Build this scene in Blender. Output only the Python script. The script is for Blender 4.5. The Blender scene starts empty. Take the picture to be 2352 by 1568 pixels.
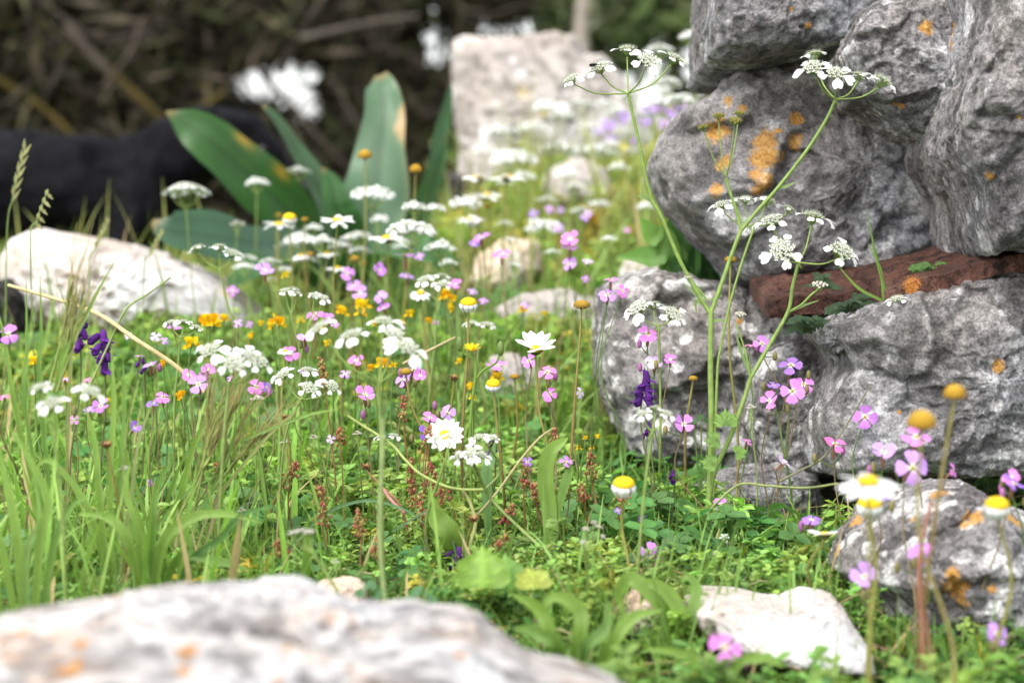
import bpy, math, random
import numpy as np
from mathutils import Vector, Matrix
random.seed(7)
RNG = np.random.default_rng(7)
sc = bpy.context.scene
COL = sc.collection
# ---------------------------------------------------------------- camera frame
FX = 5004.3
CH = 0.24
PITCH = math.atan((784 - 430) / FX)
cp, sp = math.cos(PITCH), math.sin(PITCH)
def P(x, y, d):
    cx = (x - 1176) / FX * d
    cy = -(y - 784) / FX * d
    return np.array([cx, d * cp + cy * sp, CH - d * sp + cy * cp])
def proj(v):
    v = np.asarray(v, float)
    dx, dy, dz = v[..., 0], v[..., 1], v[..., 2] - CH
    d = dy * cp - dz * sp
    u = dy * sp + dz * cp
    return 1176 + dx / d * FX, 784 - u / d * FX, d
def S(a, b, x):
    t = np.clip((np.asarray(x, float) - a) / (b - a), 0, 1)
    return t * t * (3 - 2 * t)
# ---------------------------------------------------------------- noise
_perm = RNG.permutation(256)
_perm = np.concatenate([_perm, _perm, _perm])
_grad = RNG.normal(size=(256, 3)); _grad /= np.linalg.norm(_grad, axis=1)[:, None]
def perlin(p):
    p = np.asarray(p, float)
    pi = np.floor(p).astype(int); pf = p - pi
    w = pf * pf * pf * (pf * (pf * 6 - 15) + 10)
    out = 0
    for i in (0, 1):
        for j in (0, 1):
            for k in (0, 1):
                h = _perm[(_perm[(_perm[(pi[:, 0] + i) & 255] + pi[:, 1] + j) & 255] + pi[:, 2] + k) & 255]
                g = _grad[h]
                dd = pf - np.array([i, j, k])
                n = (g * dd).sum(1)
                wt = (w[:, 0] if i else 1 - w[:, 0]) * (w[:, 1] if j else 1 - w[:, 1]) * (w[:, 2] if k else 1 - w[:, 2])
                out = out + wt * n
    return out * 1.5
def fbm(p, oct=4, gain=0.5):
    a, s, o = 1.0, 0.0, 0
    for i in range(oct):
        o = o + a * perlin(p * (2 ** i) + i * 17.3)
        a *= gain
    return o
def ground(x, y):
    x = np.atleast_1d(np.asarray(x, float)); y = np.atleast_1d(np.asarray(y, float))
    x, y = np.broadcast_arrays(x, y)
    q = np.stack([x * 3.1, y * 3.1, np.zeros_like(x)], -1).reshape(-1, 3)
    n = perlin(q).reshape(x.shape) * 0.016 + perlin(q * 4.0 + 3).reshape(x.shape) * 0.005
    z = n * (1 + S(3, 8, y) * 6)
    z = z - 0.022 * (1 - S(0.98, 1.16, y))
    z = z + 0.085 * S(1.5, 2.3, y) * (1 - S(5, 12, y)) + 0.15 * S(2.1, 3.1, y) * S(-0.28, 0.04, x) * (1 - S(5, 12, y))
    z = z - 0.30 * S(2.5, 3.1, y) * (1 - S(-0.32, 0.02, x)) * (1 - S(6, 9, y))
    z = z - 3.2 * S(12, 45, np.hypot(x, y))
    return z
def g1(x, y): return float(ground(x, y)[0])
def PG(x, d):
    """point on the ground at pixel column x and depth d"""
    v = P(x, 1200, d); v[2] = 0
    vy = d / cp
    X = (x - 1176) / FX * d
    return np.array([X, vy * 0.995, g1(X, vy * 0.995)])
# ---------------------------------------------------------------- mesh builder
class MB:
    def __init__(s): s.v = []; s.f = []; s.c = []; s.n = 0
    def add(s, v, f, c=(1, 1, 1), m=0):
        v = np.asarray(v, float)
        c = np.asarray(c, float)
        if c.ndim == 1: c = np.tile(c, (len(v), 1))
        s.v.append(v); s.c.append(c)
        if isinstance(f, list) and len(f) and isinstance(f[0], np.ndarray) and f[0].ndim == 2:
            for ff in f: s.f.append((ff + s.n, m))
        else:
            s.f.append((np.asarray(f, int) + s.n, m))
        s.n += len(v)
        return s
    def mesh(s, name, mats, smooth=True):
        me = bpy.data.meshes.new(name)
        V = np.concatenate(s.v); C = np.concatenate(s.c)
        nl = sum(f.size for f, m in s.f); nf = sum(len(f) for f, m in s.f)
        me.vertices.add(len(V)); me.vertices.foreach_set('co', V.astype(np.float32).ravel())
        me.loops.add(nl); me.polygons.add(nf)
        li = np.concatenate([f.ravel() for f, m in s.f])
        tot = np.concatenate([np.full(len(f), f.shape[1]) for f, m in s.f])
        st = np.concatenate([[0], np.cumsum(tot)[:-1]])
        mi = np.concatenate([np.full(len(f), m) for f, m in s.f])
        me.loops.foreach_set('vertex_index', li.astype(np.int32))
        me.polygons.foreach_set('loop_start', st.astype(np.int32))
        me.polygons.foreach_set('loop_total', tot.astype(np.int32))
        me.polygons.foreach_set('material_index', mi.astype(np.int32))
        me.polygons.foreach_set('use_smooth', np.full(nf, smooth))
        a = me.color_attributes.new('Col', 'FLOAT_COLOR', 'POINT')
        a.data.foreach_set('color', np.concatenate([C, np.ones((len(C), 1))], 1).astype(np.float32).ravel())
        for m in (mats if isinstance(mats, (list, tuple)) else [mats]): me.materials.append(m)
        me.update(calc_edges=True)
        return me
    def build(s, name, mats, parent=None, smooth=True):
        """link as one object; with a parent the world-space vertices become local to it"""
        if parent is not None:
            off = np.array(parent.location)
            s.v = [v - off for v in s.v]
        return link(name, s.mesh(name, mats, smooth), parent)
def link(name, me, parent=None):
    o = bpy.data.objects.new(name, me); COL.objects.link(o)
    if parent is not None: o.parent = parent
    return o
def tag(o, label=None, cat=None, group=None, kind=None):
    if kind is None and 'grass' in o.name: kind = 'thing'
    if label: o['label'] = label
    if cat: o['category'] = cat
    if group: o['group'] = group
    if kind: o['kind'] = kind
    return o
def empty(name, loc):
    o = bpy.data.objects.new(name, None); o.empty_display_size = 0.01
    COL.objects.link(o); o.location = [float(a) for a in loc]
    return o
# ---------------------------------------------------------------- shapes
def crom(pts, n):
    pts = [np.asarray(p, float) for p in pts]
    if len(pts) == 2:
        t = np.linspace(0, 1, n + 1)[:, None]
        return pts[0] * (1 - t) + pts[1] * t
    q = [2 * pts[0] - pts[1]] + pts + [2 * pts[-1] - pts[-2]]
    out = []
    for i in range(1, len(q) - 2):
        p0, p1, p2, p3 = q[i - 1], q[i], q[i + 1], q[i + 2]
        for k in range(n):
            t = k / n
            out.append(0.5 * (2 * p1 + (p2 - p0) * t + (2 * p0 - 5 * p1 + 4 * p2 - p3) * t * t + (3 * p1 - p0 - 3 * p2 + p3) * t ** 3))
    out.append(q[-2])
    return np.array(out)
def tube(pts, r0, r1=None, sides=6):
    pts = np.asarray(pts, float); n = len(pts)
    if r1 is None: r1 = r0
    rad = np.linspace(r0, r1, n) if np.ndim(r0) == 0 else np.asarray(r0)
    T = np.gradient(pts, axis=0); T /= np.linalg.norm(T, axis=1)[:, None] + 1e-12
    a = np.array([0.31, 0.95, 0.05]) if abs(T[0][1]) < 0.9 else np.array([1, 0, 0.1])
    V = []
    N = np.cross(T[0], a); N /= np.linalg.norm(N)
    for i in range(n):
        N = N - T[i] * N.dot(T[i]); N /= np.linalg.norm(N) + 1e-12
        B = np.cross(T[i], N)
        for k in range(sides):
            th = 2 * math.pi * k / sides
            V.append(pts[i] + rad[i] * (math.cos(th) * N + math.sin(th) * B))
    F = []
    for i in range(n - 1):
        for k in range(sides):
            k2 = (k + 1) % sides
            F.append((i * sides + k, i * sides + k2, (i + 1) * sides + k2, (i + 1) * sides + k))
    return np.array(V), np.array(F)
def gridfaces(nu, nv):
    i = np.arange(nu)[:, None] * (nv + 1) + np.arange(nv)[None, :]
    i = i.ravel()
    return np.stack([i, i + 1, i + nv + 2, i + nv + 1], 1)
def petal(L, W, prof, notch=0.0, lift=0.0, curl=0.0, fold=0.0, nu=7, nv=4, r0=0.0, droop=0.0, teeth=0):
    """petal in the XZ frame: grows along +Y from r0, normal +Z"""
    u = np.linspace(0, 1, nu + 1); v = np.linspace(-1, 1, nv + 1)
    U, Vv = np.meshgrid(u, v, indexing='ij')
    w = np.interp(U, np.linspace(0, 1, len(prof)), prof) * W / 2
    y = L * U * (1 - notch * np.clip(1 - np.abs(Vv) * 1.6, 0, 1) ** 1.0 * U ** 3)
    if teeth: y = y - L * 0.05 * U ** 6 * (np.cos(Vv * math.pi * teeth) > 0.2)
    rnd = (1 - 0.22 * np.abs(Vv) ** 2.5 * U ** 5)
    y = y * rnd
    x = w * Vv
    z = lift * U * L - droop * L * U ** 2.2 + curl * np.abs(Vv) ** 1.6 * W * np.sin(U * math.pi * 0.9) + fold * np.cos(Vv * math.pi * 2) * W * 0.1
    V = np.stack([x, y + r0, z], -1).reshape(-1, 3)
    return V, gridfaces(nu, nv), U.ravel(), Vv.ravel()
def rotz(V, a):
    c, s = math.cos(a), math.sin(a)
    R = np.array([[c, -s, 0], [s, c, 0], [0, 0, 1]])
    return V @ R.T
def rotx(V, a):
    c, s = math.cos(a), math.sin(a)
    R = np.array([[1, 0, 0], [0, c, -s], [0, s, c]])
    return V @ R.T
def roty(V, a):
    c, s = math.cos(a), math.sin(a)
    R = np.array([[c, 0, s], [0, 1, 0], [-s, 0, c]])
    return V @ R.T
def basis(n):
    n = np.asarray(n, float); n = n / np.linalg.norm(n)
    a = np.array([0, 0, 1.0]) if abs(n[2]) < 0.95 else np.array([0, 1.0, 0])
    x = np.cross(a, n); x /= np.linalg.norm(x)
    return np.stack([x, np.cross(n, x), n], 1)   # columns
def lathe(prof, n=14):
    prof = np.asarray(prof, float)
    th = np.arange(n) * 2 * math.pi / n
    V = np.stack([prof[:, 0][:, None] * np.cos(th), prof[:, 0][:, None] * np.sin(th), np.repeat(prof[:, 1][:, None], n, 1)], -1).reshape(-1, 3)
    F = []
    for i in range(len(prof) - 1):
        for k in range(n):
            F.append((i * n + k, i * n + (k + 1) % n, (i + 1) * n + (k + 1) % n, (i + 1) * n + k))
    return V, np.array(F)
def ball(r=1.0, c=(0, 0, 0), n=6, m=4, sz=1.0):
    a = np.linspace(-math.pi / 2, math.pi / 2, m + 1)
    prof = np.stack([np.cos(a) * r + 1e-5, np.sin(a) * r * sz], 1)
    V, F = lathe(prof, n)
    return V + np.asarray(c, float), F
# ---------------------------------------------------------------- materials
def nodes(name):
    m = bpy.data.materials.new(name); m.use_nodes = True
    nt = m.node_tree; nt.nodes.clear()
    out = nt.nodes.new('ShaderNodeOutputMaterial')
    return m, nt, out
def N(nt, t, **kw):
    n = nt.nodes.new(t)
    for k, v in kw.items():
        if k.startswith('_'): n.inputs[k[1:].replace('_', ' ')].default_value = v
        else: setattr(n, k, v)
    return n
def ramp(nt, fac, stops, interp='LINEAR'):
    r = nt.nodes.new('ShaderNodeValToRGB'); r.color_ramp.interpolation = interp
    e = r.color_ramp.elements
    while len(e) < len(stops): e.new(0.5)
    for el, (p, c) in zip(e, stops):
        el.position = p
        el.color = (c, c, c, 1) if isinstance(c, (int, float)) else (c[0], c[1], c[2], 1)
    nt.links.new(fac, r.inputs[0])
    return r.outputs[0]
def mixc(nt, fac, a, b, mode='MIX'):
    m = nt.nodes.new('ShaderNodeMix'); m.data_type = 'RGBA'; m.blend_type = mode
    for sock, val in ((m.inputs[0], fac), (m.inputs[6], a), (m.inputs[7], b)):
        if hasattr(val, 'is_linked'): nt.links.new(val, sock)
        elif isinstance(val, (int, float)): sock.default_value = val
        else: sock.default_value = (val[0], val[1], val[2], 1)
    return m.outputs[2]
def mathn(nt, op, a, b=0.0, clamp=False):
    m = nt.nodes.new('ShaderNodeMath'); m.operation = op; m.use_clamp = clamp
    for sock, val in ((m.inputs[0], a), (m.inputs[1], b)):
        if hasattr(val, 'is_linked'): nt.links.new(val, sock)
        else: sock.default_value = val
    return m.outputs[0]
def noise(nt, vec, scale, detail=4, rough=0.6, dist=0.0):
    n = N(nt, 'ShaderNodeTexNoise', _Scale=scale, _Detail=detail, _Roughness=rough, _Distortion=dist)
    nt.links.new(vec, n.inputs['Vector'])
    return n.outputs['Fac']
def plant_mat(name, rough=0.5, trans=0.3, nscale=60, nvar=0.25, spec=0.35, vein=0.0):
    m, nt, out = nodes(name)
    at = N(nt, 'ShaderNodeAttribute', attribute_name='Col')
    tc = N(nt, 'ShaderNodeTexCoord')
    nz = noise(nt, tc.outputs['Object'], nscale, 3)
    k = ramp(nt, nz, [(0.25, 1 - nvar), (0.75, 1 + nvar * 0.6)]) if name != 'leaf_surface' else ramp(nt, nz, [(0.25, (0.78, 0.78, 0.86)), (0.75, (1.10, 1.10, 1.22))])
    c = mixc(nt, 1.0, at.outputs['Color'], k, 'MULTIPLY')
    b = N(nt, 'ShaderNodeBsdfPrincipled'); nt.links.new(c, b.inputs['Base Color'])
    b.inputs['Roughness'].default_value = rough; b.inputs['Specular IOR Level'].default_value = spec
    bm = N(nt, 'ShaderNodeBump', _Strength=0.25, _Distance=0.0008)
    nz2 = noise(nt, tc.outputs['Object'], nscale * 8, 2)
    nt.links.new(nz2, bm.inputs['Height']); nt.links.new(bm.outputs[0], b.inputs['Normal'])
    t = N(nt, 'ShaderNodeBsdfTranslucent')
    hs = N(nt, 'ShaderNodeHueSaturation', _Saturation=1.1, _Value=1.15); nt.links.new(c, hs.inputs['Color'])
    nt.links.new(hs.outputs[0], t.inputs['Color'])
    mx = N(nt, 'ShaderNodeMixShader'); mx.inputs[0].default_value = trans
    nt.links.new(b.outputs[0], mx.inputs[1]); nt.links.new(t.outputs[0], mx.inputs[2])
    nt.links.new(mx.outputs[0], out.inputs[0])
    return m
M_LEAF = plant_mat('leaf_surface', 0.5, 0.38, 90, 0.22)
M_STEM = plant_mat('stem_surface', 0.55, 0.12, 220, 0.3)
M_PETAL = plant_mat('petal_surface', 0.75, 0.32, 300, 0.07, 0.15)
M_DISC = plant_mat('flower_disc_surface', 0.8, 0.05, 900, 0.35, 0.1)
M_TWIG = plant_mat('twig_surface', 0.8, 0.08, 12, 0.4, 0.2)
M_GLOSS = plant_mat('glossy_leaf_surface', 0.42, 0.22, 25, 0.25, 0.3)
def rock_mat(name, dark, mid, light, white=0.3, orange=(0.56, 0.26, 0.035), speck=1.0, bump=1.0, cav=1.0, scale=1.0, darkcrust=0.5, tan=0.0, grime=0.0):
    m, nt, out = nodes(name)
    tc = N(nt, 'ShaderNodeTexCoord'); v0 = tc.outputs['Object']
    wn = N(nt, 'ShaderNodeTexNoise', _Scale=45 * scale, _Detail=4.0)
    nt.links.new(v0, wn.inputs['Vector'])
    va = N(nt, 'ShaderNodeVectorMath', operation='SCALE'); va.inputs['Scale'].default_value = 0.010 / scale
    nt.links.new(wn.outputs['Color'], va.inputs[0])
    vb = N(nt, 'ShaderNodeVectorMath', operation='ADD'); nt.links.new(v0, vb.inputs[0]); nt.links.new(va.outputs[0], vb.inputs[1])
    vw = vb.outputs[0]
    n1 = noise(nt, vw, 11 * scale, 8, 0.62)
    c = ramp(nt, n1, [(0.34, dark), (0.5, mid), (0.68, light)])
    # warm and cool patches
    c = mixc(nt, 1.0, c, ramp(nt, noise(nt, v0, 5 * scale, 3), [(0.35, (1.06, 1.0, 0.93)), (0.65, (0.96, 0.99, 1.05))]), 'MULTIPLY')
    if tan:
        c = mixc(nt, ramp(nt, noise(nt, vw, 26 * scale, 5, 0.65), [(0.52, 0.0), (0.66, tan)]), c, (0.55, 0.30, 0.14))
        c = mixc(nt, ramp(nt, noise(nt, vw, 33 * scale, 4, 0.6, 0.4), [(0.56, 0.0), (0.66, tan)]), c, (0.16, 0.14, 0.14))
    # dark algae crust in small flecks
    n2 = noise(nt, vw, 48 * scale, 8, 0.78)
    dk = ramp(nt, n2, [(0.50, 0.0), (0.60, darkcrust)])
    c = mixc(nt, dk, c, tuple(x * 0.45 for x in dark))
    # white crust patches with crisp edges, few big and many small
    for sc_v, wv in ((16, white), (55, white - 0.08)):
        vo = N(nt, 'ShaderNodeTexVoronoi', _Scale=sc_v * scale); nt.links.new(vw, vo.inputs['Vector'])
        n3 = noise(nt, vw, sc_v * 4 * scale, 6, 0.7)
        d = mathn(nt, 'ADD', vo.outputs['Distance'], mathn(nt, 'MULTIPLY', n3, 0.5))
        n4 = noise(nt, v0, sc_v * 0.4 * scale, 2)
        thr = mathn(nt, 'ADD', mathn(nt, 'MULTIPLY', n4, 1.1), wv - 0.66)
        wp = mathn(nt, 'MULTIPLY', mathn(nt, 'SUBTRACT', thr, mathn(nt, 'SUBTRACT', d, 0.35)), 16.0, True)
        c = mixc(nt, mathn(nt, 'MULTIPLY', wp, 0.8), c, tuple(min(.74, x * 1.25 + 0.06) for x in light))
    # fine speckle
    n5 = noise(nt, v0, 520 * scale, 4, 0.8)
    c = mixc(nt, 1.0, c, ramp(nt, n5, [(0.36, 1 - 0.55 * speck), (0.5, 1.0), (0.66, 1 + 0.45 * speck)]), 'MULTIPLY')
    n5b = noise(nt, v0, 150 * scale, 6, 0.8)
    c = mixc(nt, 1.0, c, ramp(nt, n5b, [(0.35, 1 - 0.38 * speck), (0.62, 1 + .18 * speck)]), 'MULTIPLY')
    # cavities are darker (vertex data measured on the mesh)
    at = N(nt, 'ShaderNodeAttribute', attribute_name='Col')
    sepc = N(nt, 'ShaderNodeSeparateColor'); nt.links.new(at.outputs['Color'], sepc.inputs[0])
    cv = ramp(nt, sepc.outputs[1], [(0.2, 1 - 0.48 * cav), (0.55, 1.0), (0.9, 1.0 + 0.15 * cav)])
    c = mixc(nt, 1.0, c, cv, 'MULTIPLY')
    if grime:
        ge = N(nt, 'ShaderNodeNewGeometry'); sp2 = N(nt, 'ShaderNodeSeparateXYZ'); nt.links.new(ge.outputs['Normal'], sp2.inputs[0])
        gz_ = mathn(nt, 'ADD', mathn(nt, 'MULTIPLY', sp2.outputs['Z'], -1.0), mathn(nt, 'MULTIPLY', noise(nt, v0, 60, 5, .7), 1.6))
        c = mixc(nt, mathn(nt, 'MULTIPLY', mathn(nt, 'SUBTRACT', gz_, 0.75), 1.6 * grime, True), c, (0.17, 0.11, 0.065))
    # thin cracks
    ck = mathn(nt, 'ADD', sepc.outputs[2], mathn(nt, 'MULTIPLY', mathn(nt, 'SUBTRACT', noise(nt, v0, 130, 4), 0.5), 0.25))
    c = mixc(nt, ramp(nt, ck, [(0.05, 0.95), (0.14, 0.0)]), c, (0.012, 0.011, 0.010))
    # orange lichen, crusty and broken up
    n6 = noise(nt, v0, 170 * scale, 8, 0.85)
    n7 = noise(nt, v0, 420 * scale, 4, 0.6)
    l = mathn(nt, 'ADD', sepc.outputs[0], mathn(nt, 'MULTIPLY', mathn(nt, 'SUBTRACT', n6, 0.5), 2.6))
    lm = mathn(nt, 'MULTIPLY', mathn(nt, 'SUBTRACT', l, 0.46), 9.0, True)
    lm = mathn(nt, 'MULTIPLY', lm, mathn(nt, 'MULTIPLY', sepc.outputs[0], 8.0, True))
    oc = ramp(nt, n7, [(0.32, tuple(x * 0.55 for x in orange)), (0.5, orange), (0.68, (min(1, orange[0] * 1.15), min(1, orange[1] * 1.7), orange[2] * 3 + .03))])
    c = mixc(nt, mathn(nt, 'MULTIPLY', lm, 0.80), c, oc)
    b = N(nt, 'ShaderNodeBsdfPrincipled', _Roughness=0.92); b.inputs['Specular IOR Level'].default_value = 0.2
    nt.links.new(c, b.inputs['Base Color'])
    h = mathn(nt, 'ADD', mathn(nt, 'MULTIPLY', noise(nt, vw, 60 * scale, 10, 0.72), 1.0), mathn(nt, 'MULTIPLY', noise(nt, v0, 330 * scale, 6, 0.8), 0.28))
    bm = N(nt, 'ShaderNodeBump', _Strength=0.85 * bump, _Distance=0.0065 / scale); nt.links.new(h, bm.inputs['Height'])
    nt.links.new(bm.outputs[0], b.inputs['Normal'])
    nt.links.new(b.outputs[0], out.inputs[0])
    return m
M_GREY = rock_mat('grey_limestone', (0.185, 0.18, 0.184), (0.28, 0.275, 0.28), (0.42, 0.415, 0.415), 0.26, darkcrust=0.42)
M_GREYL = rock_mat('pale_crusted_limestone', (0.195, 0.19, 0.193), (0.31, 0.305, 0.308), (0.46, 0.455, 0.455), 0.32, darkcrust=0.42)
M_WALLLOW = rock_mat('blotched_limestone', (0.15, 0.142, 0.142), (0.30, 0.29, 0.285), (0.54, 0.53, 0.515), 0.44, darkcrust=0.68)
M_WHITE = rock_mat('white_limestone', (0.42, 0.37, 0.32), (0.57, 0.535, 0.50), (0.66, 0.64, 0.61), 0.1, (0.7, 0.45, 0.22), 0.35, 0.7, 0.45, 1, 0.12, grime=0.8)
M_FORE = rock_mat('mottled_white_limestone', (0.46, 0.445, 0.445), (0.63, 0.62, 0.61), (0.72, 0.71, 0.70), 0.2, (0.60, 0.24, 0.03), 0.3, 1.0, 0.95, 1, 0.2, tan=0.55)
M_TAN = rock_mat('tan_limestone', (0.50, 0.32, 0.22), (0.66, 0.52, 0.42), (0.78, 0.70, 0.62), 0.15, (0.6, 0.3, 0.1), 0.5, 0.8, 0.6, 1, 0.2)
M_CREAM = rock_mat('cream_limestone', (0.55, 0.42, 0.30), (0.74, 0.62, 0.48), (0.85, 0.80, 0.72), 0.15, (0.6, 0.3, 0.1), 0.3, 0.8, 0.6, 1, 0.15)
M_BLOCK = rock_mat('weathered_pale_limestone', (0.31, 0.28, 0.26), (0.47, 0.435, 0.405), (0.60, 0.58, 0.555), 0.25, (0.6, 0.45, 0.2), 0.1, 0.5, 0.6, 0.45, 0.15)
M_TILE = rock_mat('old_terracotta', (0.05, 0.032, 0.028), (0.13, 0.060, 0.042), (0.22, 0.12, 0.09), -0.1, (0.55, 0.2, 0.03), 1.0, 1.3, 0.9, 1.4, 0.95)
M_DARKROCK = rock_mat('dark_stone_and_painted_shade', (0.03, 0.028, 0.026), (0.05, 0.047, 0.043), (0.09, 0.085, 0.08), 0.0, darkcrust=0.6)  # dark stone colour; on the filler rocks it stands in for shade
# ---------------------------------------------------------------- rocks
ROCKS = []
def inpoly(px, py, poly):
    poly = np.asarray(poly, float); px = np.asarray(px); py = np.asarray(py)
    ins = np.zeros(px.shape, bool); n = len(poly)
    for i in range(n):
        x1, y1 = poly[i]; x2, y2 = poly[(i + 1) % n]
        cnd = ((y1 > py) != (y2 > py)) & (px < (x2 - x1) * (py - y1) / (y2 - y1 + 1e-9) + x1)
        ins ^= cnd
    return ins
def rock(name, label, cat, poly, d, T, mat, seed, amp=0.06, nth=200, nph=120, lichen=(), group=None, cells=40, tiltd=0.0, cen=None, fine=1.0, clear=False, sq=0.62, xd=0.0, cracks=()):
    poly = np.asarray(poly, float)
    if cat != 'wall stone':
        gx = (poly[:, 0].mean() - 1176) / FX * d
        gyy = 430 + (CH - g1(gx, d)) * FX / d + 12; ym = poly[:, 1].max(); mid = (ym + poly[:, 1].min()) / 2
        if gyy > ym + 5: gyy = min(gyy, ym + 60); poly[:, 1] += (gyy - ym) * np.clip((poly[:, 1] - mid) / (ym - mid), 0, 1)
    else:
        pc = poly.mean(0); poly = pc + (poly - pc) * 1.012; sq = 0.2
    x, y = poly[:, 0], poly[:, 1]; x2, y2 = np.roll(x, -1), np.roll(y, -1)
    cr = x * y2 - x2 * y; A = cr.sum() / 2
    c = np.array([((x + x2) * cr).sum() / (6 * A), ((y + y2) * cr).sum() / (6 * A)]) if cen is None else np.array(cen, float)
    th = np.arange(nth) * 2 * math.pi / nth
    R = np.zeros(nth)
    for i, t in enumerate(th):
        dx, dy = math.cos(t), math.sin(t); best = 0
        for (ax, ay), (bx, by) in zip(poly, np.roll(poly, -1, 0)):
            ex, ey = bx - ax, by - ay
            den = dx * ey - dy * ex
            if abs(den) < 1e-9: continue
            s = ((ax - c[0]) * ey - (ay - c[1]) * ex) / den
            u = ((ax - c[0]) * dy - (ay - c[1]) * dx) / den
            if s > 0 and -1e-6 <= u <= 1 + 1e-6: best = max(best, s)
        R[i] = best
    if cat in ('wall stone',) or mat in (M_GREYL, M_WALLLOW):
        R = R * (1 + .022 * perlin(np.stack([np.cos(th) * 6, np.sin(th) * 6, th * 0 + seed], 1)) + .012 * perlin(np.stack([np.cos(th) * 19, np.sin(th) * 19, th * 0 + seed], 1)))
    else: R = (np.roll(R, 1) + 2 * R + np.roll(R, -1)) / 4
    Rm = math.sqrt(abs(A) / math.pi)
    ph = np.linspace(0.0, math.pi, nph + 1)
    TH, PH = np.meshgrid(np.arange(nth), ph, indexing='ij')
    kk = 2.0 / max(sq, .2) * .85
    den_ = (np.abs(np.sin(PH)) ** kk + np.abs(np.cos(PH)) ** kk) ** (1 / kk)
    sn = np.sin(PH) / den_; cs = np.cos(PH) / den_
    rr = R[TH] * sn
    px = c[0] + rr * np.cos(th[TH]); py = c[1] + rr * np.sin(th[TH])
    # world: build at the plane of depth d, then thicken along the view axis
    base = P(0, 0, d); ex = P(1, 0, d) - base; ey = P(0, 1, d) - base
    fwd = np.array([0, cp, -sp])
    wall = cat == 'wall stone' or (cat == 'boulder' and mat in (M_GREYL, M_WALLLOW))
    if wall:
        r2 = np.random.default_rng(seed + 500)
        qx = (px - c[0]) / Rm; qy = (py - c[1]) / Rm
        wq = np.stack([qx.ravel(), qy.ravel(), 0 * qx.ravel() + seed], 1)
        wx = qx + .10 * perlin(wq * 2.2).reshape(qx.shape) + .03 * perlin(wq * 9).reshape(qx.shape); wy = qy + .10 * perlin(wq * 2.2 + 7).reshape(qx.shape) + .03 * perlin(wq * 9 + 5).reshape(qx.shape)
        big = np.full(qx.shape, -9.0)
        for i in range(8):
            a_ = i * .785 + r2.uniform(-.35, .35); m_ = r2.uniform(.35, .95); big = np.maximum(big, m_ * (math.cos(a_) * wx + math.sin(a_) * wy - r2.uniform(.25, .7)))
        big = np.maximum(big, -.10 + .08 * wx)
        sd = r2.uniform(-1.5, 1.5, (46, 2)); of = r2.uniform(-1, 1, 46); g2 = r2.normal(size=(46, 2)) * .9
        D2 = (wx[..., None] - sd[:, 0]) ** 2 * .7 + (wy[..., None] - sd[:, 1]) ** 2 * 1.5
        o2 = np.argsort(D2, axis=-1)[..., :2]; d1 = np.take_along_axis(D2, o2[..., :1], -1)[..., 0]; d2_ = np.take_along_axis(D2, o2[..., 1:2], -1)[..., 0]
        def cellv(ii): return of[ii] * .5 + g2[ii, 0] * (wx - sd[ii, 0]) + g2[ii, 1] * (wy - sd[ii, 1])
        t_ = np.clip(.5 + (np.sqrt(d2_) - np.sqrt(d1)) / .06, .5, 1); small = cellv(o2[..., 0]) * t_ + cellv(o2[..., 1]) * (1 - t_)
        edge_ = np.clip((np.sqrt(d2_) - np.sqrt(d1)) / .045, 0, 1)
        frontw = np.clip(cs * 1.6, 0, 1)
        ag = r2.uniform(-.5, .5); un = (wy * math.cos(ag) + wx * math.sin(ag)) * 1.25 + .30 * fbm(wq * 1.3 + 31, 3).reshape(qx.shape) + r2.uniform(0, 1)
        st = un - np.floor(un); saw = np.where(st < .86, st / .86, (1 - st) / .14); saw = saw * (.55 + .45 * np.clip(perlin(wq * 1.1 + 77).reshape(qx.shape) * 3, -1, 1))
        un2 = un * 3.1 + .4 * perlin(wq * 3 + 3).reshape(qx.shape); s2 = un2 - np.floor(un2); saw2 = np.where(s2 < .8, s2 / .8, (1 - s2) / .2) * np.clip(perlin(wq * 1.7 + 51).reshape(qx.shape) * 3, 0, 1)
        carve = frontw * (-(saw * .155 + saw2 * .045) * Rm * d / FX + big * .38 * Rm * d / FX + small * .10 * Rm * d / FX + (1 - edge_) * .012 * Rm * d / FX)
        amp *= .5
    else: carve = 0; edge_ = None
    dd = -cs * T + carve + tiltd * (c[1] - py) / Rm + xd * (px - c[0]) / Rm
    V = base + px[..., None] * ex + py[..., None] * ey + dd[..., None] * fwd
    V = V.reshape(-1, 3)
    C0 = P(c[0], c[1], d)
    u = V - C0; rad = np.linalg.norm(u, axis=1)
    n = u / (rad[:, None] + 1e-9)
    S0 = Rm * d / FX
    rg = np.random.default_rng(seed)
    q = u / S0
    qs = q + 0.18 * np.stack([perlin(q * 2 + 5 + seed), perlin(q * 2 + 9 + seed), perlin(q * 2 + 13 + seed)], 1)
    seeds = rg.normal(size=(cells, 3)); seeds /= np.linalg.norm(seeds, axis=1)[:, None]
    seeds *= (np.array([1.0, T / S0, 1.0]) * rg.uniform(0.6, 1.1, (cells, 1)))
    off = rg.uniform(-1, 1, cells); gr = rg.normal(size=(cells, 3)) * 0.9
    D = ((qs[:, None, :] - seeds[None]) ** 2).sum(2)
    ws = np.exp(-(D - D.min(1)[:, None]) * 130); ws /= ws.sum(1)[:, None]
    f = (ws * (off[None] + ((qs[:, None, :] - seeds[None]) * gr[None]).sum(2))).sum(1)
    l = fbm(q * 1.6 + seed * 3.1, 5, 0.55)
    r1 = 1 - np.abs(fbm(q * 3.2 + seed * 1.7, 5, 0.55)) * 2
    h = amp * (1.15 * f + 0.75 * l + 0.55 * (r1 - 0.5)) + fine * amp * 0.22 * fbm(q * 14 + seed, 4, 0.65) + fine * 0.0022 / S0 * np.minimum(fbm(V * 120 + seed, 3, 0.7), 0.35)
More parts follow.
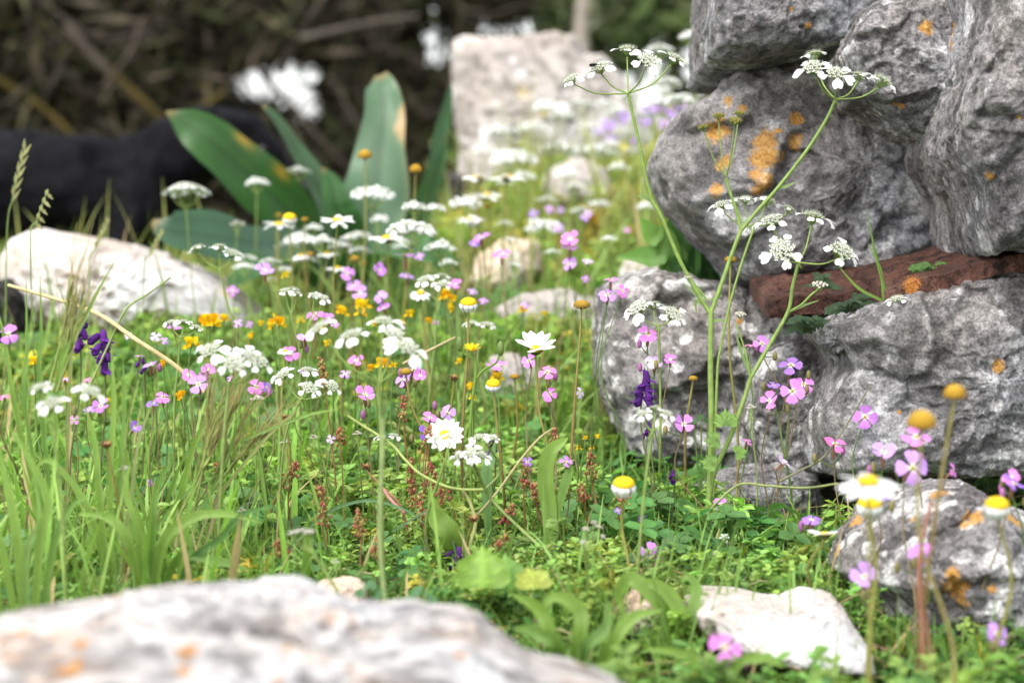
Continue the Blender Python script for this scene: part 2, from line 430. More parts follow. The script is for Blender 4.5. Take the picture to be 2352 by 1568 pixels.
    if name == 'boulder' and mat is M_FORE:
        ps = rg.normal(size=(240, 3)); ps /= np.linalg.norm(ps, axis=1)[:, None]; ps *= (np.abs(q).max() * .0 + rg.uniform(.75, 1.0, (240, 1))); qn = q / (np.linalg.norm(q, axis=1)[:, None] + 1e-9); ps /= np.linalg.norm(ps, axis=1)[:, None]
        qd = qn + .05 * np.stack([perlin(qn * 9), perlin(qn * 9 + 4), perlin(qn * 9 + 8)], 1)
        dm = np.sqrt(((qd[:, None] - ps[None]) ** 2).sum(2).min(1)); pit = np.clip(1 - dm / .075, 0, 1) ** .8; h = h - .075 * pit
    else: pit = 0
    V = V + n * (h * S0)[:, None]
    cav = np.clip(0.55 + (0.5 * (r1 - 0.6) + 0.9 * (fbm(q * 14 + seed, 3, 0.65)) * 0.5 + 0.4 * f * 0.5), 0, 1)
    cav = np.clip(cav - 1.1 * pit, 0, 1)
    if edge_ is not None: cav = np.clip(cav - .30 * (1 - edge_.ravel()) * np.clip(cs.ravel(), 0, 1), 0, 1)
    X, Y, Dp = proj(V)
    crk = np.ones(len(V))
    for pl in cracks:
        for (x1, y1), (x3, y3) in zip(pl[:-1], pl[1:]):
            t_ = np.clip(((X - x1) * (x3 - x1) + (Y - y1) * (y3 - y1)) / ((x3 - x1) ** 2 + (y3 - y1) ** 2), 0, 1)
            crk = np.minimum(crk, np.hypot(X - x1 - t_ * (x3 - x1), Y - y1 - t_ * (y3 - y1)) / 14 + (PH.ravel() > 1.7) * 9)
    lich = np.zeros(len(V))
    front = (PH.ravel() < math.pi / 2 + 0.2)
    for (lx, ly, lr) in lichen:
        dd2 = np.hypot(X - lx, Y - ly) + (~front) * 1e6
        k = int(dd2.argmin()); pw = V[k]; r = lr * Dp[k] / FX
        lich = np.maximum(lich, np.clip(1.15 - np.linalg.norm(V - pw, axis=1) / (r * 1.5), 0, 1))
    i = np.arange(nth)[:, None] * (nph + 1) + np.arange(nph)[None]
    j = ((np.arange(nth) + 1) % nth)[:, None] * (nph + 1) + np.arange(nph)[None]
    F = np.stack([i.ravel(), j.ravel(), j.ravel() + 1, i.ravel() + 1], 1)
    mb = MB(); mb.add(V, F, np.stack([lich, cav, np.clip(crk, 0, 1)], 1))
    root = np.array([C0[0], C0[1], V[:, 2].min()])
    mb.v = [V - root]
    o = link(name, mb.mesh(name, mat)); o.location = root.tolist()
    tag(o, label, cat, group)
    ROCKS.append((poly, d, T, clear, V))
    return o
GW = 'stones stacked in the dry stone wall'
rock('wall_stone', 'topmost grey wall stone jutting out over a dark hollow', 'wall stone',
     [(1614, -60), (1606, 90), (1608, 160), (1628, 177), (1690, 180), (1745, 172), (1790, 160), (1850, 158), (1905, 148), (1945, 128), (1990, 60), (2040, -10), (2050, -120), (1640, -130)], 1.62, 0.13, M_GREY, 11, 0.05, 260, 170, [(1858, 62, 9), (1815, 20, 6)], GW, cells=50)
rock('wall_stone', 'pale edged grey wall stone wedged under the top row with small orange fleck', 'wall stone',
     [(1902, 150), (1922, 110), (1945, 62), (1990, 38), (2100, 24), (2200, 16), (2290, 100), (2280, 330), (2240, 380), (2172, 358), (2120, 350), (2085, 338), (2045, 318), (2010, 290), (1972, 266), (1935, 248), (1908, 215)], 1.53, 0.10, M_GREYL, 23, 0.05, 280, 180, [(2130, 62, 20), (2066, 240, 14)], GW, cells=45)
rock('wall_stone', 'tall rough pitted grey wall stone at the edge with narrow orange streak', 'wall stone',
     [(2190, -60), (2195, -140), (2480, -140), (2540, 300), (2520, 575), (2352, 580), (2280, 584), (2222, 598), (2200, 540), (2198, 480), (2180, 425), (2146, 372), (2140, 340), (2152, 270), (2168, 200), (2178, 130), (2200, 60)], 1.42, 0.12, M_GREY, 37, 0.055, 300, 190, [(2190, 72, 18), (2184, 100, 14), (2270, 405, 13), (2340, 268, 8)], GW, cells=60)
rock('wall_stone', 'big wedge shaped wall stone with thin crack and orange lichen patches', 'wall stone',
     [(1498, 395), (1512, 335), (1535, 300), (1560, 268), (1610, 250), (1640, 225), (1672, 190), (1700, 182), (1745, 166), (1800, 150), (1900, 150), (2100, 180), (2300, 300), (2330, 600), (2215, 612), (2100, 628), (1990, 640), (1900, 632), (1850, 634), (1780, 642), (1740, 655), (1695, 642), (1665, 600), (1630, 560), (1590, 528), (1545, 486), (1510, 430)], 1.66, 0.11, M_GREY, 41, 0.045, 340, 200,
     [(1760, 325, 30), (1748, 365, 32), (1738, 400, 18), (1770, 350, 20), (1640, 305, 26), (1665, 375, 20), (1640, 438, 20), (1765, 420, 28), (1745, 445, 18), (1830, 275, 18), (1822, 325, 20), (1800, 360, 16), (1665, 300, 16), (1670, 230, 14), (1700, 250, 12), (1650, 270, 12), (1790, 300, 10)], GW, cells=60, cracks=[[(1795, 440), (1830, 452), (1868, 466), (1905, 455), (1945, 445), (1985, 418), (2010, 400), (2060, 372), (2110, 345)]])
rock('wall_stone', 'broad speckled grey wall stone resting under the terracotta tile', 'wall stone',
     [(1880, 745), (1925, 722), (1960, 702), (2010, 690), (2050, 680), (2110, 664), (2150, 658), (2190, 640), (2235, 628), (2300, 634), (2352, 650), (2500, 662), (2540, 1080), (2352, 1090), (2260, 1072), (2170, 1078), (2060, 1056), (1960, 1070), (1890, 1078), (1872, 1000), (1868, 930), (1885, 880), (1912, 835), (1905, 800), (1884, 780)], 1.46, 0.10, M_GREYL, 53, 0.035, 340, 200, [(2294, 838, 15), (2065, 945, 6), (2180, 640, 8)], GW, cells=45)
rock('wall_stone', 'low blotched black and white wall stone half hidden by pink flowers', 'wall stone',
     [(1382, 668), (1405, 645), (1440, 632), (1500, 627), (1560, 640), (1600, 662), (1660, 668), (1740, 690), (1800, 735), (1870, 770), (1960, 830), (1970, 950), (1960, 1080), (1700, 1080), (1600, 1070), (1450, 1040), (1400, 940), (1375, 860), (1372, 760)], 1.70, 0.10, M_WALLLOW, 67, 0.05, 300, 180, [(1520, 632, 9), (1700, 735, 9), (1560, 715, 7)], GW, cells=50)
rock('wall_stone', 'small white topped wall stone between the blotched and the broad grey stones', 'wall stone',
     [(1752, 815), (1790, 795), (1830, 783), (1880, 788), (1940, 830), (1960, 950), (1940, 1070), (1830, 1080), (1740, 1060), (1712, 970), (1725, 880)], 1.56, 0.06, M_WALLLOW, 71, 0.05, 180, 120, [(1708, 745, 6)], GW)
rock('wall_stone', 'small pointed grey chock stone tucked beside the creeping plants', 'wall stone',
     [(1885, 745), (1925, 725), (1955, 745), (1945, 790), (1915, 812), (1885, 790)], 1.42, 0.025, M_GREYL, 75, 0.06, 100, 70, [], GW, cells=14)
rock('wall_stone', 'added recessed filler stone, dark colour standing in for shade behind the other wall stones', 'wall stone',
     [(1740, 60), (2400, -60), (2600, 400), (2600, 1100), (1950, 1050), (1760, 700), (1700, 640), (1800, 500), (1840, 250)], 1.88, 0.12, M_DARKROCK, 79, 0.04, 140, 90, [], GW)  # filler added behind the wall, its dark colour acts as cavity shade
rock('wall_stone', 'small filler wall stone painted dark as shade in the gap above the wedged stone', 'wall stone',
     [(2010, -20), (2100, -70), (2230, -70), (2240, 20), (2150, 40), (2030, 40)], 1.66, 0.06, M_DARKROCK, 81, 0.05, 100, 70, [], GW, cells=16)  # back filler, shade of the gap put into its dark colour
rock('boulder', 'corner boulder with large bright orange lichen rosette', 'boulder',
     [(1945, 1235), (1990, 1180), (2050, 1140), (2130, 1110), (2200, 1104), (2260, 1138), (2352, 1188), (2460, 1220), (2480, 1500), (2352, 1500), (2200, 1520), (2080, 1500), (2010, 1440), (1965, 1350), (1920, 1300)], 1.24, 0.10, M_WALLLOW, 90, 0.05, 280, 170,
     [(2200, 1340, 34), (2210, 1375, 22), (2185, 1318, 18), (2240, 1190, 24), (2215, 1205, 14), (2330, 1195, 26), (2150, 1130, 24), (2185, 1118, 14), (1965, 1200, 20), (1990, 1180, 12), (1925, 1265, 14), (2280, 1350, 12), (2060, 1140, 12), (2100, 1190, 8)], cells=40, clear=True)
rock('boulder', 'flat grey and white stone poking out among seedlings below the wall', 'boulder',
     [(1590, 1115), (1660, 1080), (1780, 1060), (1870, 1090), (1890, 1160), (1800, 1190), (1700, 1165), (1640, 1160)], 1.52, 0.05, M_GREYL, 95, 0.06, 160, 100, [(1690, 1105, 6)], clear=True)
rock('flat_stone', 'clean white slab stone with crumbly brown lower edge', 'stone',
     [(1585, 1400), (1600, 1366), (1700, 1370), (1820, 1392), (1870, 1372), (1922, 1375), (1955, 1435), (1985, 1480), (1975, 1520), (1800, 1505), (1690, 1480), (1620, 1445)], 1.13, 0.06, M_WHITE, 101, 0.035, 220, 140, [], clear=True, cells=26, tiltd=0.05)
rock('small_stone', 'small pinkish white stone half covered by curly green leaves', 'stone',
     [(1415, 1415), (1440, 1372), (1470, 1345), (1530, 1352), (1545, 1400), (1490, 1435), (1430, 1440)], 1.17, 0.03, M_TAN, 105, 0.05, 120, 80, [], clear=True, cells=14)
rock('small_stone', 'small tan speckled stone just behind the big mottled rock', 'stone',
     [(718, 1385), (732, 1337), (790, 1330), (842, 1345), (840, 1400), (760, 1410)], 1.14, 0.03, M_TAN, 107, 0.05, 120, 80, [], clear=True, cells=14)
rock('boulder', 'big mottled white rock with tan stains and dark pits lying closest', 'boulder',
     [(-260, 1511), (-100, 1476), (0, 1450), (60, 1436), (200, 1422), (245, 1396), (350, 1386), (470, 1390), (560, 1384), (640, 1392), (720, 1420), (790, 1436), (860, 1444), (930, 1438), (970, 1448), (1080, 1461), (1150, 1518), (1200, 1554), (1320, 1576), (1430, 1604), (1520, 1650), (1450, 1900), (-300, 1900)], 0.80, 0.14, M_FORE, 113, 0.028, 340, 220,
     [(60, 1440, 40), (160, 1540, 34), (180, 1480, 22), (430, 1490, 26), (420, 1540, 18), (660, 1490, 16), (910, 1445, 22), (1060, 1500, 18), (640, 1560, 14), (760, 1420, 12), (20, 1520, 20), (800, 1540, 16)], cells=50, tiltd=0.06, fine=1.6)
rock('boulder', 'smooth bright white rock in front of the black dog', 'boulder',
     [(28, 600), (50, 555), (110, 530), (180, 545), (250, 552), (330, 570), (420, 600), (500, 630), (545, 662), (600, 705), (625, 760), (400, 800), (250, 800), (90, 770), (30, 690)], 2.2, 0.12, M_WHITE, 121, 0.04, 200, 130, [(380, 590, 26), (520, 670, 20)], cells=30)
rock('rock_block', 'tall squared pale rock block standing beyond the flowers', 'boulder',
     [(1038, 112), (1055, 97), (1200, 99), (1310, 108), (1375, 145), (1425, 210), (1475, 290), (1490, 360), (1430, 430), (1300, 450), (1150, 430), (1060, 400), (1048, 250)], 3.5, 0.16, M_BLOCK, 131, 0.07, 180, 120, [(1200, 210, 14), (1250, 260, 12)], sq=0.5)
rock('boulder', 'greyish pink rock lodged beneath the tall squared block', 'boulder',
     [(1055, 355), (1150, 338), (1235, 372), (1250, 430), (1235, 455), (1150, 445), (1060, 440)], 3.15, 0.08, M_BLOCK, 137, 0.06, 140, 90, [])
rock('boulder', 'added dark rock painting in the shade of the hollow beneath the greyish pink rock', 'boulder',
     [(1035, 400), (1150, 425), (1250, 440), (1275, 520), (1270, 600), (1150, 620), (1045, 590)], 3.05, 0.07, M_DARKROCK, 138, 0.06, 120, 80, [])  # rock added so its dark colour gives the hollow its shade
rock('boulder', 'rounded white rock under the squared block among umbels', 'boulder',
     [(1245, 415), (1275, 385), (1330, 368), (1385, 392), (1412, 440), (1400, 500), (1330, 520), (1250, 490)], 2.85, 0.07, M_BLOCK, 139, 0.06, 140, 90, [(1380, 440, 12)])
rock('boulder', 'creamy yellow rock lump rising between lilac flowers', 'boulder',
     [(1078, 650), (1100, 592), (1150, 558), (1230, 555), (1245, 620), (1190, 690), (1100, 700)], 2.4, 0.08, M_CREAM, 141, 0.06, 160, 100, [])
rock('boulder', 'low grey white stones showing behind the round yellow flower head', 'boulder',
     [(1150, 712), (1200, 678), (1290, 665), (1370, 690), (1395, 750), (1280, 770), (1170, 760)], 2.2, 0.06, M_BLOCK, 149, 0.07, 150, 100, [])
rock('boulder', 'small pale stone in the grass behind the centre daisy', 'boulder',
     [(1100, 870), (1130, 822), (1190, 810), (1240, 850), (1268, 900), (1240, 960), (1110, 940)], 1.95, 0.06, M_BLOCK, 151, 0.07, 150, 100, [(1230, 885, 12)])
rock('boulder', 'white stone at the foot of the wall behind leafy weeds', 'boulder',
     [(1410, 650), (1440, 600), (1480, 578), (1530, 600), (1562, 650), (1480, 690)], 2.3, 0.06, M_WHITE, 153, 0.06, 120, 80, [])
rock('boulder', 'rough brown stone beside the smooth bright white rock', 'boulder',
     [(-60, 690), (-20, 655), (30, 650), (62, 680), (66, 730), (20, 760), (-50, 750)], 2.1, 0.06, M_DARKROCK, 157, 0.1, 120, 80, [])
# terracotta tiles (curved shards held between the wall stones)
def tile(label, top, d0, d1, th, seed, depth=0.12):
    pts = crom([P(x, y, d) for (x, y), d in zip(top, np.linspace(d0, d1, len(top)))], 16)
    n = len(pts); nw = 10; V = []; 
    for k in range(nw + 1):
        for j in range(5):
            t = j / 4
            V.append(None)
    V = np.zeros((n, 6, nw + 1, 3))
    for j in range(6):
        for k in range(nw + 1):
            V[:, j, k] = pts + np.array([0, 0, -th * j / 5]) + np.array([0, depth * k / nw, 0.01 * k / nw])
    # shell of a box grid: front face, top, bottom
    def face(A):
        a, b = A.shape[:2]
        return A.reshape(-1, 3), gridfaces(a - 1, b - 1)
    mb = MB()
    front = V[:, :, 0]; topf = V[:, 0, :]; bot = V[:, 5, :]; back = V[:, :, nw]; e0 = V[0, :, :]; e1 = V[-1, :, :]
    for A in (front, topf, bot, back, e0, e1):
        v, f = face(A)
        h = fbm(v * 90 + seed, 5, 0.65) * 0.0022 + fbm(v * 22 + seed, 3) * 0.0018
        v = v + np.stack([h * 0.3, -h, h * 0.8], 1)
        X, Y, _ = proj(v)
        lich = np.zeros(len(v))
        for lx, ly, lr in ((2095, 655, 22), (2070, 690, 8)):
            lich = np.maximum(lich, np.clip(1.1 - np.hypot(X - lx, Y - ly) / (lr * 1.5), 0, 1))
        cav = np.clip(0.5 + h * 120, 0, 1)
        mb.add(v, f, np.stack([lich, cav, cav * 0 + 1], 1))
    root = pts[n // 2]
    mb.v = [v - root for v in mb.v]
    o = link('terracotta_tile', mb.mesh('terracotta_tile', M_TILE)); o.location = root.tolist()
    tag(o, label, 'roof tile', 'broken terracotta tiles in the wall')
tile('cracked reddish terracotta tile edge lying lower over the grey stone', [(1768, 690), (1830, 680), (1920, 676), (2010, 662), (2080, 655), (2160, 668)], 1.445, 1.47, 0.0120, 3)
tile('upper weathered terracotta tile slanting up under the tall pitted stone', [(2030, 668), (2110, 645), (2200, 622), (2260, 602), (2330, 586), (2440, 572)], 1.40, 1.36, 0.0115, 9)
# ---------------------------------------------------------------- ground
def soil_mat():
    m, nt, out = nodes('mossy_soil')
    tc = N(nt, 'ShaderNodeTexCoord'); v = tc.outputs['Object']
    c = ramp(nt, noise(nt, v, 9, 6, 0.7), [(0.3, (0.030, 0.045, 0.014)), (0.5, (0.055, 0.075, 0.022)), (0.7, (0.085, 0.075, 0.035))])
    c = mixc(nt, ramp(nt, noise(nt, v, 120, 5, 0.7), [(0.45, 0.0), (0.65, 0.7)]), c, (0.03, 0.022, 0.014))
    b = N(nt, 'ShaderNodeBsdfPrincipled', _Roughness=0.95); nt.links.new(c, b.inputs['Base Color'])
    bm = N(nt, 'ShaderNodeBump', _Strength=0.8, _Distance=0.01); nt.links.new(noise(nt, v, 90, 6, 0.8), bm.inputs['Height'])
    nt.links.new(bm.outputs[0], b.inputs['Normal']); nt.links.new(b.outputs[0], out.inputs[0])
    return m
xs = np.concatenate([[-600, -250, -100, -50, -25, -14, -9, -6, -4, -3], np.arange(-2.2, 2.2, 0.028), [2.2, 3, 4, 6, 9, 14, 25, 50, 100, 250, 600]])
ys = np.concatenate([[-600, -100, -25, -8, -3, -1, -0.3], np.arange(0.1, 5.0, 0.028), [5.2, 5.6, 6, 6.6, 7.4, 8.2, 9, 10, 12, 14, 17, 20, 25, 30, 38, 48, 70, 110, 200, 350, 600]])
GXm, GYm = np.meshgrid(xs, ys, indexing='ij')
GZ = ground(GXm, GYm)
mb = MB(); mb.add(np.stack([GXm, GYm, GZ], -1).reshape(-1, 3), gridfaces(len(xs) - 1, len(ys) - 1))
tag(mb.build('ground', soil_mat()), 'uneven mossy soil under the meadow plants', 'ground', None, 'structure')
# ---------------------------------------------------------------- camera, light, sky
cd = bpy.data.cameras.new('camera'); cam = bpy.data.objects.new('camera', cd); COL.objects.link(cam)
cd.sensor_width = 23.5; cd.lens = 50.0; cd.clip_start = 0.02; cd.clip_end = 2000
cam.location = (0, 0, CH); cam.rotation_euler = (math.radians(90) - PITCH, 0, 0)
cd.dof.use_dof = True; cd.dof.focus_distance = 1.38; cd.dof.aperture_fstop = 5.0; cd.dof.aperture_blades = 0
sc.camera = cam
w = bpy.data.worlds.new('World'); sc.world = w; w.use_nodes = True
nt = w.node_tree; bg = nt.nodes['Background']
sky = nt.nodes.new('ShaderNodeTexSky'); sky.sky_type = 'NISHITA'; sky.sun_disc = False
SUN_EL, SUN_AZ = math.radians(58), math.radians(215)
sky.sun_elevation = SUN_EL; sky.sun_rotation = SUN_AZ; sky.dust_density = 4.0; sky.air_density = 1.0; sky.ozone_density = 1.0
hs = nt.nodes.new('ShaderNodeHueSaturation'); hs.inputs['Saturation'].default_value = 0.25; hs.inputs['Value'].default_value = 2.7
nt.links.new(sky.outputs[0], hs.inputs['Color']); tcw = nt.nodes.new('ShaderNodeTexCoord'); sx = nt.nodes.new('ShaderNodeSeparateXYZ'); nt.links.new(tcw.outputs['Generated'], sx.inputs[0])
hz_ = ramp(nt, sx.outputs['Z'], [(0.0, 2.5), (0.10, 1.9), (0.28, 1.0)]); nt.links.new(mixc(nt, 1.0, hs.outputs[0], hz_, 'MULTIPLY'), bg.inputs[0]); bg.inputs[1].default_value = 0.15
ld = bpy.data.lights.new('sun', 'SUN'); ld.energy = 1.6; ld.angle = math.radians(34); ld.color = (1.0, 0.96, 0.90)
sun = bpy.data.objects.new('sun', ld); COL.objects.link(sun)
sdir = np.array([math.sin(SUN_AZ) * math.cos(SUN_EL), math.cos(SUN_AZ) * math.cos(SUN_EL), math.sin(SUN_EL)])
sun.rotation_euler = Vector((-sdir).tolist()).to_track_quat('-Z', 'Y').to_euler()
sc.view_settings.view_transform = 'Standard'; sc.view_settings.look = 'None'; sc.view_settings.exposure = 0
sc.cycles.use_denoising = True
sc.cycles.max_bounces = 6; sc.cycles.diffuse_bounces = 3; sc.cycles.transmission_bounces = 3; sc.cycles.glossy_bounces = 2; sc.cycles.transparent_max_bounces = 4
# ---------------------------------------------------------------- trees and thicket
# openings through the branches where the bright sky shows (places between crowns, x y radius radius at crown distance)
HOLES = [(590, 195, 66, 50, .9), (665, 195, 70, 56, .9), (700, 250, 58, 40, .9), (545, 195, 30, 32, .9), (1200, 60, 14, 12, .7), (430, 120, 6, 5, .9), (880, 180, 6, 6, .8), (790, 60, 5, 5, .8), (1120, 120, 12, 8, .7), (540, 262, 22, 12, .8), (722, 190, 18, 40, .8), (1002, 106, 36, 58, 1), (930, 88, 16, 22, 1), (1018, 415, 16, 46, 1),
         (1000, 14, 34, 22, .75), (1100, 55, 26, 26, .8), (1115, 70, 24, 22, .6), (1170, 75, 20, 16, .7), (1230, 68, 24, 18, .7), (1310, 92, 14, 8, .8), (1400, 100, 14, 10, .75),
         (1500, 95, 40, 14, .5), (1610, 100, 14, 130, .8), (1540, 150, 60, 60, .8), (1500, 240, 90, 40, .8), (1470, 190, 60, 40, .6), (450, 190, 10, 9, .9), (455, 110, 12, 10, .7), (705, 312, 12, 9, .9), (735, 125, 13, 13, .7), (720, 340, 12, 14, .6), (1600, 20, 14, 60, .7)]
def cull(Vc, rg, tight=1.0):
    X, Y, D = proj(Vc)
    keep = np.ones(len(Vc), bool)
    for (hx, hy, ax, ay, pr) in HOLES:
        inside = ((X - hx) / (ax * tight + 12)) ** 2 + ((Y - hy) / (ay * tight + 12)) ** 2 < 1
        keep &= ~(inside & (rg.uniform(size=len(Vc)) < (0.82 + 0.17 * pr)))
    return keep
def cards(centers, size, rg, colfn, elong=1.6):
    n = len(centers)
    a = rg.normal(size=(n, 3)); a /= np.linalg.norm(a, axis=1)[:, None]
    b = rg.normal(size=(n, 3)); b = np.cross(a, b); b /= np.linalg.norm(b, axis=1)[:, None]
    s = size * rg.uniform(0.6, 1.4, n)[:, None]
    bw = 0.5 if elong < 2 else 0.36
    V = np.stack([centers - a * s * elong, centers + b * s * bw, centers + a * s * elong, centers - b * s * bw], 1).reshape(-1, 3)
    F = np.arange(n * 4).reshape(-1, 4)
    C = np.repeat(colfn(n), 4, 0)
    return V, F, C
def tree(name, label, cat, group, base, trunkpts, blobs, n, size, cols, seed, limbs=(), bark=(0.06, 0.045, 0.035), tr=0.09, elong=1.6, twigs=0):
    rg = np.random.default_rng(seed)
    root = empty(name, base)
    tag(root, label, cat, group)
    mb = MB(); v, f = tube(crom(trunkpts, 6), tr, tr * 0.5, 10); mb.add(v, f, bark); mb.build('trunk', M_TWIG, root)
    for (pts, r0, r1, c) in limbs:
        mb = MB(); v, f = tube(crom(pts, 6), r0 * .7, r1 * .7, 7); mb.add(v, f, c); mb.build('limb', M_TWIG, root)
    cs = []
    vol = np.array([b[1][0] * b[1][1] * b[1][2] for b in blobs]); vol = vol ** 0.7; vol /= vol.sum()
    for (c, r), k in zip(blobs, (vol * n).astype(int)):
        p = rg.normal(size=(k, 3)); p /= np.linalg.norm(p, axis=1)[:, None]
        p *= rg.uniform(0.15, 1, (k, 1)) ** 0.45
        cs.append(np.array(c) + p * np.array(r))
    cs = np.concatenate(cs)
    clump = fbm(cs * 3.0 + seed, 3) 
    cs = cs[clump > -0.42]
    cs = cs[cull(cs, rg)]
    cols = np.array(cols)
    def colfn(k):
        j = rg.integers(0, len(cols), k)
        return cols[j] * rg.uniform(0.6, 1.4, (k, 1))
    V, F, C = cards(cs, size, rg, colfn, elong if cols[0][1] > .2 else 2.7)
    mb = MB(); mb.add(V, F, C)
    if twigs:
        for i in range(twigs):
            p = cs[rg.integers(len(cs))]; dr = rg.normal(size=3); dr[2] = abs(dr[2]) * 0.6 - 0.5; dr /= np.linalg.norm(dr)
            L = rg.uniform(0.2, 0.7); q = np.stack([p, p + dr * L * 0.5 + rg.normal(size=3) * 0.03, p + dr * L])
            if not cull(q, rg, 0.8).all(): continue
            v, f = tube(q, rg.uniform(0.004, 0.011), 0.003, 4)
            mb.add(v, f, np.array([[0.10, 0.08, 0.055], [0.10, 0.085, 0.025], [0.06, 0.05, 0.04]][rg.integers(3)]))
    mb.build('crown', M_TWIG if cols[0][1] < .2 else M_LEAF, root, smooth=False)
    return root
DK = [(0.064, 0.053, 0.036), (0.070, 0.057, 0.040), (0.050, 0.056, 0.024), (0.046, 0.038, 0.029), (0.078, 0.070, 0.034)]
GT = 'dark scrubby trees behind the meadow'
OL = (0.085, 0.062, 0.014); BRN = (0.062, 0.05, 0.038)
tree('scrub_tree', 'dense dark brown scrubby tree with yellowish lichened limbs above the dog', 'tree', GT, (-1.75, 8.2, -0.2),
     [(-1.75, 8.2, -0.25), (-1.8, 8.2, 0.7), (-1.65, 8.3, 1.6)], [((-1.9, 8.2, .75), (1.15, .75, .95)), ((-1.1, 8.3, .6), (.7, .6, .8)), ((-1.6, 8.5, 1.7), (1.3, .9, .8)), ((-1.4, 8.1, .2), (1.0, .5, .5))],
     46000, 0.034, DK, 5, [([P(150, 60, 7.4), P(280, 200, 7.4), P(380, 300, 7.5), P(440, 420, 7.6)], 0.030, 0.022, BRN), ([P(-60, 150, 7.5), P(100, 250, 7.5), P(210, 360, 7.5)], 0.022, 0.016, OL),
     ([P(390, 300, 7.4), P(450, 260, 7.4), P(520, 205, 7.45)], 0.016, 0.010, OL), ([P(250, 160, 7.3), P(400, 300, 7.35), P(430, 340, 7.4)], 0.020, 0.014, OL), ([P(60, -20, 7.5), P(230, 90, 7.5), P(340, 60, 7.5)], 0.014, 0.01, BRN), ([P(240, 200, 7.2), P(300, 120, 7.2), P(330, 40, 7.3)], 0.014, 0.009, BRN)], twigs=500)
tree('scrub_tree', 'tangled dark tree with grey bare limbs and a bright sky gap through it', 'tree', GT, (-0.55, 8.7, -0.2),
     [(-0.33, 8.7, -0.3), (-0.36, 8.7, 0.4), (-0.40, 8.7, 0.9), (-0.5, 8.8, 1.6)], [((-0.75, 8.6, .7), (.75, .6, .85)), ((-0.35, 8.7, .45), (.42, .4, .75)), ((-0.6, 8.9, 1.6), (1.0, .8, .7)), ((-.5, 8.5, .1), (.8, .5, .45))],
     36000, 0.034, DK, 6, [([P(640, 170, 7.8), P(690, 80, 7.8), P(760, -30, 7.9)], 0.026, 0.02, BRN), ([P(690, 90, 7.7), P(820, 60, 7.7), P(960, 38, 7.8)], 0.02, 0.014, (0.10, .085, .07)), ([P(560, 120, 7.8), P(700, 280, 7.8), P(790, 380, 7.8)], 0.018, 0.012, BRN),
     ([P(760, 180, 7.7), P(830, 300, 7.7), P(900, 420, 7.7)], 0.014, 0.01, BRN)], tr=0.06, twigs=350)
tree('scrub_tree', 'dark tree whose low boughs meet the corner of the squared pale block', 'tree', GT, (-0.05, 9.2, -0.2),
     [(-0.22, 9.2, -0.3), (-0.2, 9.2, 0.5), (-0.1, 9.2, 1.5)], [((-0.22, 9.0, .1), (.36, .35, .55)), ((-.30, 9.2, 1.15), (.42, .5, .42)), ((-.75, 9.3, 1.75), (.5, .5, .4)), ((0.05, 9.0, .35), (.5, .4, .45))],
     20000, 0.036, DK + [(0.06, 0.085, 0.03)], 8, [([P(1290, -20, 8.3), P(1180, 20, 8.3), P(1050, 60, 8.3)], 0.015, 0.01, BRN)], tr=0.05, twigs=120)
GRN = [(0.26, 0.36, 0.12), (0.32, 0.40, 0.16), (0.18, 0.27, 0.09), (0.36, 0.40, 0.2), (0.2, 0.24, 0.12)]
tree('leafy_tree', 'sunlit green leafy tree seen beyond the wall edge', 'tree', 'green trees far behind', (0.75, 10.5, -0.2),
     [(0.78, 10.5, -0.3), (0.8, 10.5, .5), (0.7, 10.6, 1.6)], [((0.55, 10.4, 1.05), (.55, .5, .42)), ((1.0, 10.5, 1.1), (.6, .5, .6)), ((0.6, 11.6, 1.9), (1.0, .6, .4))], 15000, 0.05, GRN, 9, tr=0.05)
tree('leafy_tree', 'dim green leafy crown between the dark trees and the pale trunk', 'tree', 'green trees far behind', (0.2, 11.5, -0.2),
     [(0.2, 11.5, -0.3), (0.2, 11.5, .5), (0.2, 11.6, 1.8)], [((0.25, 11.5, 1.15), (.8, .5, .36)), ((0.2, 12.6, 2.1), (1.0, .6, .4)), ((-.6, 11.4, .5), (.8, .4, .5))], 13000, 0.05, GRN, 10, tr=0.05)
tree('scrub_tree', 'olive toned scrubby tree filling the far corner behind the dog', 'tree', GT, (-3.1, 9.5, -0.3),
     [(-3.1, 9.5, -.3), (-3.1, 9.5, 1.5)], [((-3.2, 9.4, .8), (1.2, .8, 1.0)), ((-2.3, 9.8, .4), (1.0, .6, .7)), ((-1.2, 9.9, .3), (1.0, .6, .6))], 12000, 0.06, DK, 12)
# slim pale trunk
rt = empty('slim_tree', (0.22, 7.0, g1(.22, 7.0))); tag(rt, 'slim pale grey tree trunk rising behind the squared block', 'tree')
mb = MB(); v, f = tube(crom([P(1342, 420, 7.0), P(1340, 200, 7.0), P(1334, 60, 7.0), P(1342, -60, 7.0), P(1335, -500, 7.0)], 8), 0.027, 0.021, 10); mb.add(v, f, (0.36, 0.31, 0.26)); mb.build('trunk', M_TWIG, rt)
rg = np.random.default_rng(3); cs = np.array(P(1335, -560, 7.0)) + rg.normal(size=(1500, 3)) * np.array([.3, .3, .16])
V, F, C = cards(cs, 0.04, rg, lambda k: np.array(GRN)[rg.integers(0, 5, k)]); mb = MB(); mb.add(V, F, C); mb.build('crown', M_LEAF, rt, smooth=False)
